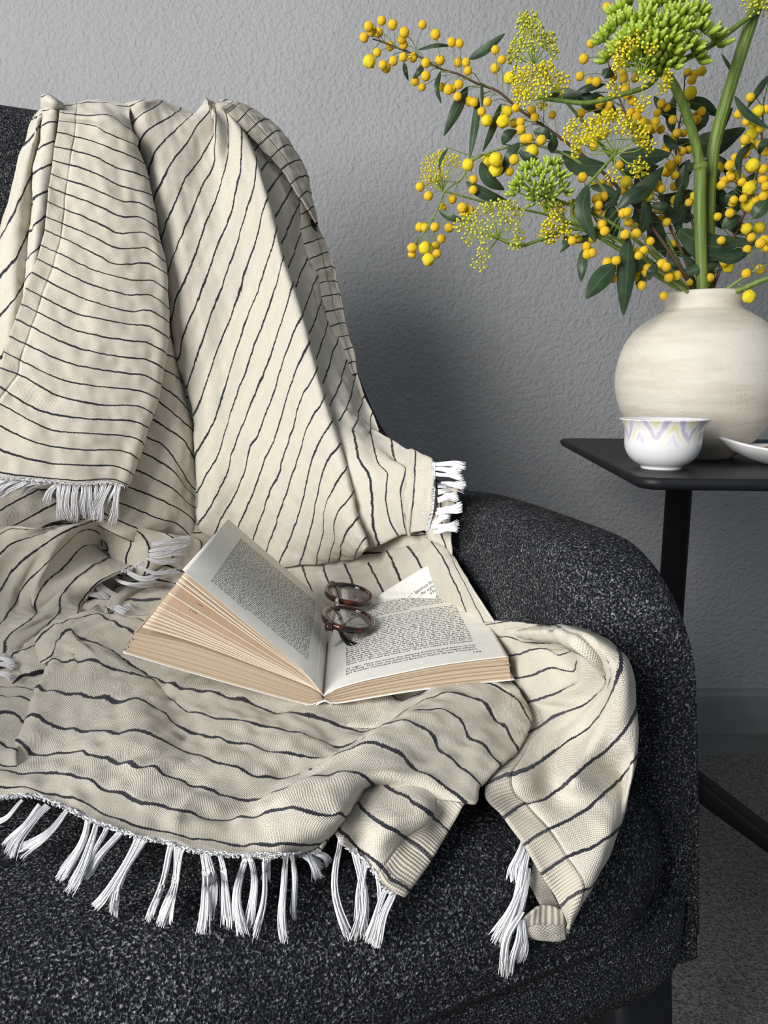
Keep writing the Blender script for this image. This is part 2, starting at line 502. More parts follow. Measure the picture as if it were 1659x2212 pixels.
pp = [(1336, 905), (1341, 910), (1346, 918), (1350, 928), (1351.5, 942), (1351.5, 957), (1355, 972), (1363, 986), (1375, 997), (1388, 1005), (1389, 1010)]
co = [((1431 - u) * Y_scale(u, v, CYY), atY(1431, v, CYY).z - TZ) for u, v in pp]
zb, zt = co[-1][1], co[0][1]
co = [(r, (z - zb) * zt / (zt - zb)) for r, z in co]
cof = catmull(co, 30).tolist()
ci = [(max(r - 0.0022, 0.0003), z + (0.0015 if i > 20 else 0)) for i, (r, z) in enumerate(cof[1:26])] + [(0.0003, 0.006)]
prof = [(0.0003, 0.002), (0.014, 0.002), (0.0155, 0.0)] + [tuple(p) for p in cof[::-1]] + [(co[0][0] - 0.001, co[0][1] + 0.0007)] + ci
m = MB(); m.lathe(prof, 64)
me = mesh('cup_body', m.v, m.f)
at = me.attributes.new('outside', 'FLOAT', 'POINT')
at.data.foreach_set('value', [1.0 if (i // 64) < len(cof) + 3 else 0.0 for i in range(len(m.v))])
obj('bowl', me, mc.m, cup)

# ------------------------------------------------------------------ oval dish and biscuit
M_DISH = MT('white_glazed_dish', 0.16, 0.5, (0.80, 0.80, 0.79)).m
dc = Vector((0.470, 0.785, TZ))
dish = empty('oval_dish', dc, math.radians(-4), 'white glazed oval dish with pointed ends holding a biscuit', 'dish')
def dish_ring(k, z, lift, flat=0.0):
    P = []
    for q in range(72):
        a = 2 * PI * q / 72
        x = 0.112 * math.cos(a); y = 0.064 * math.sin(a) * abs(math.sin(a)) ** 0.15
        P.append((x * k, y * k, z + lift * (abs(math.cos(a)) ** 4)))
    return P
rings = [dish_ring(0.02, 0.0, 0), dish_ring(0.50, 0.0, 0), dish_ring(0.56, 0.0012, 0.0), dish_ring(0.72, 0.005, 0.002), dish_ring(0.88, 0.0110, 0.005), dish_ring(0.985, 0.0160, 0.010), dish_ring(1.0, 0.0175, 0.0115), dish_ring(0.985, 0.0182, 0.0115), dish_ring(0.965, 0.0168, 0.010), dish_ring(0.86, 0.0125, 0.005), dish_ring(0.70, 0.0075, 0.002), dish_ring(0.55, 0.0052, 0), dish_ring(0.3, 0.0042, 0), dish_ring(0.02, 0.004, 0)]
m = MB(); m.grid(rings, close_v=True); m.build('bowl', M_DISH, dish)
mk = MT('baked_biscuit', 0.6, 0.35)
c = mk.coord(); n1 = mk.noise(c, 75, 4, 0.6); n2 = mk.noise(c, 240, 3)
mk.color(mk.ramp(n1, [(0.33, (0.20, 0.055, 0.012)), (0.48, (0.42, 0.15, 0.035)), (0.6, (0.58, 0.30, 0.10)), (0.72, (0.66, 0.48, 0.28))]))
mk.bump(mk.math('ADD', n1, mk.math('MULTIPLY', n2, 0.5)), 0.8, 0.003)
m = MB()
rows = []
for i in range(12):
    th = PI * (i + .5) / 12
    row = []
    for q in range(28):
        a = 2 * PI * q / 28
        rr = 0.030 * (1 + 0.10 * noise.noise((math.cos(a) * 1.5, math.sin(a) * 1.5, 3.0)) + 0.05 * math.sin(a * 9))
        zz = 0.0078 * math.cos(th) * (1 + 0.3 * noise.noise((math.cos(a) * 3 * math.sin(th), math.sin(a) * 3, 1.0)))
        row.append((rr * math.sin(th) ** 0.6 * math.cos(a), rr * .72 * math.sin(th) ** 0.6 * math.sin(a), zz))
    rows.append(row)
m.grid(rows, close_v=True)
m.f.append(tuple(range(28))); m.f.append(tuple(range(11 * 28, 12 * 28)))
bk = m.build('biscuit', mk.m)
bk.location = (dc.x - 0.044, dc.y - 0.004, TZ + 0.0135); bk.rotation_euler = (math.radians(4), math.radians(-3), 0.3)
tag(bk, 'golden brown baked biscuit lying in the oval dish', 'biscuit')

# ------------------------------------------------------------------ throw blanket
def m_cloth(name, band=False):
    m = MT(name, 0.92, 0.08)
    uv = m.n('UVMap').outputs[0]
    x = m.sep(uv); s, t = x[0], x[1]
    c = m.coord()
    # slub in the dark yarn: line position wanders, thickness varies
    wob = m.math('MULTIPLY', m.math('SUBTRACT', m.noise(m.map(uv, (0.5, 2.6, 1)), 1.0, 3, 0.6), 0.5), 0.14)
    sw = m.math('ADD', s, wob)
    d = m.math('ABSOLUTE', m.math('SUBTRACT', m.math('FRACT', m.math('ADD', sw, 0.5)), 0.5))
    thick = m.ramp(m.noise(m.map(uv, (1.7, 0.55, 1)), 1.0, 2), [(0.3, 0.034), (0.55, 0.050), (0.72, 0.072)])
    crossing = m.math('MULTIPLY', m.math('ADD', m.math('SINE', m.math('MULTIPLY', t, 84.0)), 1.0), 0.5)
    ragged = m.math('MULTIPLY', m.math('SUBTRACT', m.noise(uv, 26, 2), 0.5), 0.05)
    thick = m.math('ADD', thick, m.math('MULTIPLY', crossing, 0.014))
    line = m.math('SUBTRACT', 1.0, m.ramp(m.math('DIVIDE', m.math('ADD', d, ragged), thick), [(0.72, 0.0), (1.0, 1.0)]), clamp=True)
    # woven ground: open two-ply weave, shade in its holes painted into the colour
    wq = m.noise(uv, 7.0, 4, 0.6, out='Color')
    qx = m.sep(m.mix(0.065, uv, wq))
    a = m.math('SINE', m.math('MULTIPLY', qx[0], 92.0)); b = m.math('SINE', m.math('MULTIPLY', qx[1], 92.0))
    if band:
        rib = m.math('SINE', m.math('MULTIPLY', s, 66.0))
        weave = m.math('ADD', m.math('MULTIPLY', rib, 0.75), m.math('MULTIPLY', m.math('SINE', m.math('MULTIPLY', t, 110.0)), 0.25))
        hi, lo = (0.58, 0.545, 0.47), (0.40, 0.36, 0.295)
    else:
        weave = m.math('MULTIPLY', a, b)
        hi, lo = (0.69, 0.655, 0.58), (0.45, 0.405, 0.33)
    fuzz = m.noise(uv, 34, 3, 0.6)
    w01 = m.math('ADD', m.math('MULTIPLY', m.math('ADD', weave, 1.0), 0.32), m.math('MULTIPLY', fuzz, 0.36))
    ground = m.mix(m.ramp(w01, [(0.2, 0.0), (0.62, 1.0)]), lo, hi)
    mel = m.ramp(m.noise(m.map(uv, (7.0, 1.0, 1)), 1.0, 5, 0.7), [(0.36, 0.0), (0.66, 1.0)])
    ground = m.mix(m.math('MULTIPLY', mel, 0.42), ground, (0.54, 0.48, 0.38))
    yarn = m.mix(m.math('MULTIPLY', crossing, 0.28), (0.020, 0.021, 0.030), (0.30, 0.29, 0.28)) if band else m.mix(m.ramp(m.noise(uv, 40, 2), [(0.5, 0.0), (0.75, 0.35)]), (0.018, 0.019, 0.028), (0.22, 0.21, 0.21))
    m.color(m.mix(line, ground, yarn))
    h = m.math('ADD', m.math('MULTIPLY', w01, 1.0), m.math('MULTIPLY', line, 0.5))
    m.bump(h, 0.75 if band else 0.6, 0.0011)
    m.b.inputs['Sheen Weight'].default_value = 0.15
    m.b.inputs['Sheen Roughness'].default_value = 0.5
    return m.m
M_CLOTH = m_cloth('striped_cotton_gauze')
M_BAND = m_cloth('ribbed_selvedge', True)

SEATZ = 0.442
from mathutils.bvhtree import BVHTree
bpy.context.view_layer.update()
_v, _f = [], []
for o_ in chair.children:
    if o_.name.split('.')[0] in ('shell', 'seat_base', 'seat_cushion'):
        n0 = len(_v)
        _v += [tuple(o_.matrix_world @ q.co) for q in o_.data.vertices]
        _f += [tuple(n0 + k for k in q.vertices) for q in o_.data.polygons]
CHAIR_BVH = BVHTree.FromPolygons(_v, _f)
def smin(a, b, k=0.05):
    h = max(k - abs(a - b), 0.0) / k
    return min(a, b) - h * h * k * 0.25
def base(u, v):
    """world depth (Y) of the chair's upholstery under a pixel: back, seat and arm, blended"""
    d = ray(u, v)
    rx, rz = d[0] / d[1], d[2] / d[1]              # per unit Y
    f0 = CF.x * -CH.x + CF.y * -CH.y; fk = CF.x * rx + CF.y
    yb = (-0.232 - 0.12 * (CAMH - 0.45) - f0) / (fk + 0.12 * rz)
    r0 = CR.x * -CH.x + CR.y * -CH.y; rk = CR.x * rx + CR.y
    ya = (0.272 - r0) / rk if rk > 0.05 else 9.0
    Y = smin(yb, ya, 0.08) if ya > 0 else yb
    if rz < -0.05:
        ys = (SEATZ - CAMH) / rz
        if f0 + fk * ys < 0.30: Y = smin(Y, ys, 0.05)
    hit = CHAIR_BVH.ray_cast(Vector((0, 0, CAMH)), Vector(d).normalized())
    if hit[0] is not None:
        Y = min(Y, hit[0].y) if hit[0].y > Y - 0.12 else hit[0].y
        if Y < hit[0].y - 0.03: Y = hit[0].y - 0.03
    return Y - 0.004
def P3(u, v, h):
    Y = base(u, v) - h
    return atY(u, v, Y)

CROP = {'p': (0, 0, 1.0), 'A': (0, 150, 2.37), 'B': (0, 800, 2.37), 'D': (500, 800, 2.37), 'E': (0, 1400, 2.37), 'F': (600, 1400, 2.074),
        'Z1': (200, 190, 4), 'Z2': (420, 190, 4), 'Z3': (280, 605, 4), 'Z4': (480, 605, 4), 'Z5': (250, 830, 4), 'Z6': (600, 830, 4),
        'L1': (0, 1020, 4), 'L2': (0, 1400, 4), 'L3': (400, 1435, 4), 'L4': (760, 1400, 4), 'L5': (985, 1300, 4), 'L6': (985, 1660, 4)}
def R(s, *parts, h=None):
    """a traced row: R(s, 'Z1', (x, y, h), ..., 'Z3', ...) -> (s, [(u, v, h)...]); missing h is filled from the list h by position"""
    out = []; cr = CROP['p']
    for q in parts:
        if isinstance(q, str): cr = CROP[q]; continue
        out.append([cr[0] + q[0] / cr[2], cr[1] + q[1] / cr[2], q[2] if len(q) > 2 else None])
    if h is not None:
        n = len(out)
        arc_ = [0.0]
        for i in range(1, n): arc_.append(arc_[-1] + math.hypot(out[i][0] - out[i - 1][0], out[i][1] - out[i - 1][1]))
        for i in range(n):
            if out[i][2] is None:
                out[i][2] = float(np.interp(arc_[i] / max(arc_[-1], 1e-6), np.linspace(0, 1, len(h)), h))
    return (s, out)
rngw = np.random.default_rng(11)
def waves(lam0, lam1, n):
    k = rngw.normal(size=(n, 3)); k /= np.linalg.norm(k, axis=1)[:, None]
    lam = rngw.uniform(lam0, lam1, n)
    return k * (2 * PI / lam)[:, None], rngw.uniform(0, 2 * PI, n)
WV = [waves(0.010, 0.020, 26), waves(0.028, 0.060, 16)]
def wn(P, i):
    k, ph = WV[i]
    return np.sin(P @ k.T + ph).sum(1) / math.sqrt(len(ph))
CLOTH = {'v': [], 'f': [], 'uv': [], 'n': 0}
BANDS = []
def patch(rows, band=None, amp=(0.0007, 0.0012), step=0.0026, flip=False, tag_=None, stripes=True):
    """loft traced rows into a cloth sheet; band = 'L' / 'R': ribbed selvedge strip at that end of the rows"""
    rows = sorted(rows, key=lambda r: r[0])
    ss = np.array([r[0] for r in rows], float)
    P = []
    lens = []
    for s_, pts in rows:
        Q = np.array([P3(u, v, 0.0 if h is None else h)[:] for u, v, h in pts])
        F = catmull(Q, 240)
        L = np.concatenate([[0], np.cumsum(np.linalg.norm(np.diff(F, axis=0), axis=1))])
        P.append((F, L)); lens.append(L[-1])
    ncol = int(min(max(np.mean(lens) / step, 14), 260))
    bw = 0.0165
    nb = 8 if band else 0
    G = []
    for F, L in P:
        T = L[-1]
        if band:
            b_ = min(bw, T * 0.45)
            x = np.concatenate([np.linspace(0, b_, nb + 1)[:-1], np.linspace(b_, T, ncol - nb)])
            if band == 'R': x = T - x[::-1]
        else:
            x = np.linspace(0, T, ncol)
        G.append(np.stack([np.interp(x, L, F[:, i]) for i in range(3)] + [x if band != 'R' else x - T], 1))
    G = np.array(G)
    ns = int(min(max((ss[-1] - ss[0]) * 0.02 / step, 6), 240))
    sf = np.unique(np.concatenate([np.linspace(ss[0], ss[-1], ns), ss]))
    H = spl(ss, G, sf)                       # (ns, ncol, 4)
    X = H[:, :, :3]; T = H[:, :, 3] / 0.02
    du = np.gradient(X, axis=1); dv = np.gradient(X, axis=0)
    N = np.cross(du, dv); N /= (np.linalg.norm(N, axis=2)[:, :, None] + 1e-12)
    tocam = np.array([0, 0, CAMH]) - X
    N *= np.sign((N * tocam).sum(2))[:, :, None] + (np.abs((N * tocam).sum(2))[:, :, None] < 1e-12)
    Nm = N.mean((0, 1)); Nm /= np.linalg.norm(Nm)
    fl = X.reshape(-1, 3)
    # crepe: across the dark lines the cloth puckers in short waves
    disp = amp[0] * wn(fl, 0) + amp[1] * wn(fl, 1)
    dirn = (0.5 * N.reshape(-1, 3) + 0.5 * Nm)
    fl = fl + dirn * disp[:, None]
    n, mcol = X.shape[:2]
    Sg = np.repeat(sf[:, None], mcol, 1)
    if not stripes: Sg = 0.16 + 0.68 * (Sg - Sg.min()) / (Sg.max() - Sg.min())
    uvs = np.stack([Sg.ravel(), T.ravel()], 1)
    def emit(c0, c1):
        idx = np.arange(n * mcol).reshape(n, mcol)[:, c0:c1 + 1]
        ii = idx.ravel()
        w_ = idx.shape[1]
        q = np.arange(n * w_).reshape(n, w_)
        f = np.stack([q[:-1, :-1], q[:-1, 1:], q[1:, 1:], q[1:, :-1]], -1).reshape(-1, 4)
        return fl[ii], f, uvs[ii]
    if band == 'L': cut = nb; BANDS.append(emit(0, cut)); main = emit(cut, mcol - 1)
    elif band == 'R': cut = mcol - 1 - nb; BANDS.append(emit(cut, mcol - 1)); main = emit(0, cut)
    else: main = emit(0, mcol - 1)
    v_, f_, u_ = main
    CLOTH['v'].append(v_); CLOTH['f'].append(f_ + CLOTH['n']); CLOTH['uv'].append(u_); CLOTH['n'] += len(v_)
def uvmesh(name, v_, f_, uv):
    me = bpy.data.meshes.new(name)
    me.from_pydata(v_.tolist(), [], f_.tolist())
    l = me.uv_layers.new(name='UVMap')
    li = np.empty(len(me.loops), dtype=np.int32); me.loops.foreach_get('vertex_index', li)
    l.data.foreach_set('uv', uv[li].astype(np.float32).ravel())
    me.update()
    return me

# ---- back: the end that hangs down on the left (selvedge on its left, dark lines almost level)
A_H = [0.040, 0.046, 0.052, 0.052, 0.044]
ax = lambda u, v, d=0.026: (u, v, 0.016)
def ra(k, pts):
    u, v = pts[-1]
    return R(k, 'p', *pts, (u + 5, v + 10, 0.014), h=A_H)
patch([
    R(-2.6, 'p', (132, 224), (180, 218), (240, 218), (280, 222), h=[-0.06, -0.06]),
    R(-2.1, 'p', (132, 230), (180, 224), (240, 224), (282, 230), h=[0.012, 0.012]),
    R(-1.5, 'p', (130, 238), (180, 235), (240, 237), (280, 252), h=[0.03, 0.032]),
    ra(-1, [(129, 247), (200, 251), (240, 254), (282, 282)]), ra(0, [(127, 262), (200, 271), (230, 287), (290, 314)]),
    ra(1, [(124, 287), (200, 304), (237, 320), (303, 347)]), ra(2, [(118, 317), (200, 337), (250, 360), (314, 382)]),
    ra(3, [(114, 346), (200, 372), (262, 401), (321, 419)]), ra(4, [(110, 376), (200, 409), (262, 435), (297, 437), (330, 455)]),
    ra(5, [(105, 405), (200, 441), (265, 470), (300, 470), (335, 490)]), ra(6, [(103, 437), (200, 476), (260, 504), (307, 502), (341, 522)]),
    ra(7, [(99, 469), (200, 511), (252, 536), (320, 537), (350, 562)]), ra(8, [(97, 496), (200, 546), (250, 571), (320, 569), (354, 590)]),
    ra(9, [(88, 528), (200, 582), (280, 605), (330, 607), (356, 625)]), ra(10, [(80, 559), (190, 613), (280, 637), (325, 638), (358, 660)]),
    ra(11, [(68, 589), (180, 645), (280, 672), (322, 672), (359, 692)]), ra(12, [(55, 623), (175, 680), (280, 700), (320, 705), (357, 726)]),
    ra(13, [(45, 656), (170, 715), (280, 737), (318, 741), (353, 760)]), ra(14, [(33, 688), (160, 750), (280, 773), (315, 777), (348, 793)]),
    ra(15, [(20, 726), (150, 785), (280, 807), (310, 811), (342, 826)]), ra(16, [(8, 760), (140, 822), (280, 841), (305, 845), (334, 858)]),
    ra(17, [(0, 796), (46, 812), (127, 855), (211, 874), (300, 878), (324, 890)]), ra(18, [(-22, 824), (0, 836), (84, 886), (169, 903), (290, 911), (314, 921)]),
    ra(19, [(-40, 850), (4, 874), (105, 927), (190, 937), (285, 944), (304, 954)]), ra(20, [(-50, 890), (0, 920), (84, 958), (169, 971), (268, 975), (292, 988)]),
    ra(21, [(-58, 935), (0, 971), (105, 1000), (190, 1005), (255, 1008), (281, 1021)]), ra(22.2, [(-62, 1005), (0, 1030), (63, 1036), (118, 1040), (169, 1045), (236, 1040), (268, 1049)]),
], band='L')
# ---- back: rolled fold left of that selvedge
BH = [0.002, 0.034, 0.036, 0.020]
patch([
    R(-1.5, 'p', (92, 206), (104, 204), (120, 214), (140, 228), h=[-0.03, -0.02]),
    R(-1, 'p', (90, 214), (105, 206), (124, 218), (142, 236), h=[0.01, 0.03, 0.03, 0.02]),
    R(0, 'A', (215, 225), (240, 212), (280, 208), (320, 230), h=BH), R(1, 'A', (200, 305), (235, 282), (280, 272), (320, 290), h=BH),
    R(2, 'A', (182, 420), (215, 392), (275, 370), (310, 380), h=BH), R(3, 'A', (165, 550), (200, 515), (260, 482), (300, 490), h=BH),
    R(4, 'A', (155, 700), (195, 655), (255, 618), (300, 625), h=BH), R(5, 'A', (143, 850), (180, 800), (235, 750), (280, 760), h=BH),
    R(6, 'A', (132, 985), (165, 940), (205, 900), (250, 900), h=BH), R(7, 'A', (116, 1110), (130, 1080), (170, 1040), (220, 1050), h=BH),
    R(8, 'A', (95, 1260), (110, 1230), (140, 1190), (190, 1200), h=BH), R(10, 'A', (55, 1500), (70, 1470), (100, 1420), (150, 1430), h=BH)])
B2 = [-0.02, 0.014, 0.018, 0.006]
patch([
    R(-0.6, 'A', (200, 215), (215, 200), (235, 190), (250, 200), h=[-0.03, 0.0]),
    R(0, 'A', (165, 255), (185, 250), (215, 235), (245, 225), h=B2), R(1, 'A', (120, 395), (140, 370), (180, 310), (225, 260), h=B2),
    R(2, 'A', (-30, 935), (0, 880), (70, 740), (130, 600), (160, 540), (200, 480), h=B2), R(3, 'A', (-60, 1150), (0, 1068), (70, 985), (130, 860), (160, 810), h=B2),
    R(4, 'A', (-60, 1340), (0, 1275), (60, 1190), (115, 1105), (150, 1050), h=B2), R(5, 'A', (-60, 1560), (0, 1480), (50, 1400), (110, 1300), h=B2),
    R(7, 'A', (-80, 2000), (0, 1900), (60, 1800), (120, 1700), h=B2)])
# ---- back: broad middle panel, dark lines running down to the left
def rc(k, *parts, h=(0.046, 0.048, 0.046, 0.042, 0.034, 0.014)):
    return R(k, *parts, h=list(h))
CT = (0.022, 0.034, 0.036, 0.012)
patch([
    R(-2, 'p', (331, 218), (300, 220), (272, 224), h=[-0.05, -0.05]), R(-1.2, 'p', (334, 223), (300, 219), (274, 230), h=[0.0, 0.03, 0.008]),
    rc(0, 'p', (352, 218, -0.05), 'Z1', (570, 150), (450, 220), (340, 330), (318, 350, 0.004), h=CT), rc(1, 'p', (392, 234, -0.05), 'Z1', (700, 235), (560, 310), (430, 430), (400, 540), (385, 560, 0.004), h=CT),
    rc(2, 'p', (425, 246, -0.05), 'Z1', (830, 270), (680, 400), (560, 520), (490, 660), (475, 760), (460, 790, 0.004), h=CT),
    rc(3, 'p', (448, 214, -0.05), (451, 226), 'Z1', (1008, 185), (900, 330), (820, 470), (690, 640), (600, 800), (545, 950), (528, 1040), (514, 1080, 0.006), h=(0.03, 0.034, 0.036, 0.038, 0.014)),
    rc(4, 'p', (455, 222, -0.02), (458, 240, 0.034), (464, 285), 'Z1', (940, 590), (800, 790), (720, 970), (650, 1140), (600, 1290), (580, 1330, 0.006), h=(0.036, 0.030, 0.034, 0.040, 0.016)),
    rc(5, 'p', (462, 220, -0.02), (466, 250, 0.042), (467, 300, 0.046), (465, 350), 'Z1', (960, 820), (890, 990), (800, 1190), (740, 1360), (650, 1620), (628, 1660, 0.008), h=(0.040, 0.036, 0.036, 0.040, 0.016)),
    rc(6, 'p', (474, 222, -0.02), (486, 240), 'Z1', (1160, 250), (1180, 450), (1160, 650), (1100, 880), (1000, 1120), (920, 1340), (810, 1640), 'Z3', (400, 170), (370, 330), (352, 360, 0.008), h=(0.030, 0.038, 0.040, 0.040, 0.016)),
    rc(7, 'p', (512, 262, 0.0), 'Z1', (1285, 370), (1290, 560), (1260, 800), (1210, 1030), (1110, 1300), (980, 1650), 'Z3', (580, 200), (520, 350), (450, 540), (430, 670), (410, 700, 0.008)),
    rc(8, 'p', (545, 330, 0.0), 'Z1', (1415, 650), (1390, 880), (1310, 1140), (1220, 1450), (1150, 1650), 'Z3', (730, 230), (640, 500), (550, 750), (500, 900), (480, 930, 0.008)),
    rc(9, 'p', (574, 408, 0.0), 'Z1', (1505, 970), (1450, 1200), (1370, 1450), (1300, 1650), 'Z3', (890, 260), (780, 550), (700, 780), (630, 1020), (575, 1130), (550, 1170, 0.008)),
    rc(10, 'p', (593, 480, 0.0), 'Z1', (1580, 1250), (1500, 1520), (1460, 1650), 'Z3', (1040, 270), (940, 560), (860, 830), (800, 1010), (730, 1220), (620, 1420), (590, 1490), (570, 1520, 0.008)),
    rc(11, 'p', (612, 548, 0.0), (610, 565), 'Z3', (1285, 0), (1180, 320), (1080, 590), (980, 860), (880, 1120), (820, 1330), (740, 1560), (690, 1650), 'Z5', (725, 905), (705, 940, 0.008)),
    rc(12, 'p', (632, 608, 0.0), 'Z3', (1395, 80), (1300, 410), (1180, 760), (1100, 940), (1000, 1200), (930, 1370), (880, 1520), (850, 1650), 'Z5', (900, 900), (820, 1060), (738, 1180), (715, 1215, 0.008)),
    rc(13, 'p', (651, 672, 0.0), 'Z3', (1480, 330), (1350, 650), (1270, 920), (1200, 1080), (1110, 1340), (1040, 1450), (1000, 1640), 'Z5', (1075, 860), (1000, 1010), (910, 1160), (855, 1290), (830, 1340, 0.008)),
    rc(14, 'p', (667, 732, 0.0), 'Z3', (1540, 570), (1440, 780), (1380, 980), (1320, 1150), (1240, 1410), (1170, 1560), (1140, 1650), 'Z5', (1190, 950), (1110, 1130), (1035, 1290), (1000, 1380), (980, 1420, 0.01)),
    rc(15, 'p', (684, 790, 0.0), 'Z3', (1605, 800), (1500, 1000), (1430, 1220), (1370, 1420), (1310, 1590), (1305, 1650), 'Z5', (1350, 890), (1270, 1120), (1195, 1310), (1150, 1420), (1140, 1450, 0.01)),
    rc(16, 'p', (700, 850, 0.0), (697, 865), 'Z3', (1540, 1280), (1480, 1480), (1430, 1620), 'Z5', (1480, 960), (1400, 1180), (1290, 1450), (1270, 1500, 0.01)),
    rc(17, 'p', (717, 902, 0.0), 'Z6', (455, 345), (310, 620), (265, 780), (200, 1050), (130, 1280), (20, 1530), (0, 1580, 0.01)),
    rc(18, 'p', (733, 952, 0.0), 'Z6', (520, 545), (410, 700), (340, 950), (300, 1180), (250, 1370), (205, 1500), (190, 1560, 0.01)),
    rc(19, 'p', (748, 1002, 0.0), 'Z6', (580, 745), (480, 900), (410, 1100), (400, 1260), (345, 1490), (330, 1560, 0.01)),
    rc(20, 'p', (762, 1056, 0.0), 'Z6', (635, 960), (540, 1090), (490, 1220), (490, 1340), (455, 1480), (440, 1540, 0.01)),
    rc(21, 'p', (773, 1112, 0.0), 'Z6', (675, 1180), (600, 1280), (545, 1400), (540, 1470), (530, 1520, 0.01)),
    rc(22, 'p', (788, 1155, 0.0), 'Z6', (740, 1350), (680, 1450), (670, 1480), (660, 1510, 0.01)),
    rc(22.7, 'p', (794, 1172, 0.0), 'Z6', (765, 1420), (730, 1460), (720, 1480, 0.01)),
])
# ---- back: folded-over selvedge on the outer right edge
DH = [0.034, 0.032, 0.022, -0.004]
patch([
    R(-2.4, 'p', (452, 222), (470, 217), (492, 215), h=[-0.03, -0.05]), R(-1.2, 'Z2', (225, 165), (290, 140), (330, 128), (350, 126), h=DH),
    R(0, 'Z2', (290, 210), (330, 185), (370, 155), (420, 148), h=DH), R(1, 'Z2', (370, 290), (420, 250), (465, 195), (510, 190), h=DH),
    R(2, 'Z2', (455, 385), (530, 320), (600, 270), (650, 270), h=DH), R(3, 'Z2', (560, 490), (640, 420), (710, 370), (760, 375), h=DH),
    R(4, 'Z2', (660, 600), (740, 525), (815, 490), (850, 510), h=DH), R(5, 'Z2', (750, 705), (840, 637), (900, 625), (925, 640), h=DH),
    R(6, 'Z2', (835, 825), (905, 768), (962, 760), (980, 775), h=DH), R(7, 'Z2', (915, 945), (960, 902), (1000, 900), (1012, 915), h=DH),
    R(8, 'Z2', (985, 1060), (1012, 1030), (1030, 1026), (1040, 1045), h=DH), R(9, 'Z2', (1052, 1165), (1058, 1162), (1062, 1166), (1064, 1172), h=DH)], band='L', step=0.0022)
# ---- back: shaded panel between middle panel and that selvedge
D2 = [0.026, 0.019, 0.008, 0.0]
patch([
    R(1, 'Z2', (380, 480), (480, 420), (560, 380), h=D2), R(2, 'Z2', (470, 600), (520, 540), (560, 490), (620, 440), h=D2), R(3, 'Z2', (540, 780), (580, 710), (650, 620), (720, 560), h=D2),
    R(4, 'Z2', (590, 980), (635, 900), (755, 735), (820, 680), h=D2), R(5, 'Z2', (650, 1200), (695, 1120), (840, 870), (890, 800), h=D2),
    R(6, 'Z2', (700, 1430), (755, 1330), (860, 1090), (920, 980), (945, 950), h=D2), R(7, 'Z2', (760, 1650), (815, 1540), (890, 1340), (935, 1220), (955, 1180), h=D2),
    R(8, 'Z2', (850, 1760), (900, 1650), (960, 1500), (995, 1420), (1010, 1400), h=D2), R(9, 'Z4', (640, 400), (690, 290), (800, 0), (850, -100), (862, -120), h=D2),
    R(10, 'Z4', (690, 610), (740, 490), (880, 130), (900, 110), h=D2), R(11, 'Z4', (750, 830), (800, 710), (945, 310), (965, 290), h=D2), R(12, 'Z4', (810, 1010), (865, 900), (1005, 500), (1025, 480), h=D2),
    R(13, 'Z4', (880, 1180), (945, 1060), (1080, 690), (1098, 670), h=D2), R(14, 'Z4', (980, 1270), (1055, 1140), (1150, 840), (1165, 800), h=D2),
    R(15, 'Z4', (1100, 1330), (1165, 1200), (1215, 1030), (1228, 1010), h=D2), R(16, 'Z4', (1230, 1400), (1280, 1290), (1290, 1170), (1300, 1150), h=D2), R(16.8, 'Z4', (1310, 1440), (1340, 1370), (1350, 1310), (1356, 1300), h=D2)])
D3 = [0.004, 0.005, 0.005, -0.002]
patch([
    R(0, 'Z2', (900, 960), (960, 950), (990, 950), h=D3), R(1, 'Z2', (920, 1090), (975, 1070), (1030, 1060), (1040, 1065), h=D3), R(2, 'Z2', (920, 1220), (970, 1200), (1052, 1185), (1070, 1190), h=D3),
    R(3, 'Z2', (940, 1345), (990, 1335), (1110, 1302), (1124, 1308), h=D3), R(4, 'Z2', (980, 1490), (1040, 1462), (1150, 1425), (1164, 1430), h=D3), R(5, 'Z2', (1020, 1600), (1075, 1572), (1200, 1550), (1212, 1555), h=D3),
    R(6, 'Z4', (820, 35), (880, 20), (980, 10), (992, 14), h=D3), R(7, 'Z4', (860, 145), (915, 135), (1012, 130), (1022, 134), h=D3), R(8, 'Z4', (900, 270), (950, 260), (1034, 250), (1044, 254), h=D3),
    R(9, 'Z4', (950, 390), (1000, 376), (1058, 370), (1068, 374), h=D3), R(10, 'Z4', (1000, 500), (1040, 490), (1086, 482), (1096, 486), h=D3), R(11, 'Z4', (1050, 610), (1085, 602), (1118, 595), (1126, 600), h=D3),
    R(12, 'Z4', (1090, 720), (1120, 710), (1146, 706), (1154, 710), h=D3), R(13, 'Z4', (1130, 820), (1150, 812), (1166, 806), (1172, 810), h=D3)], band='R', step=0.0022)
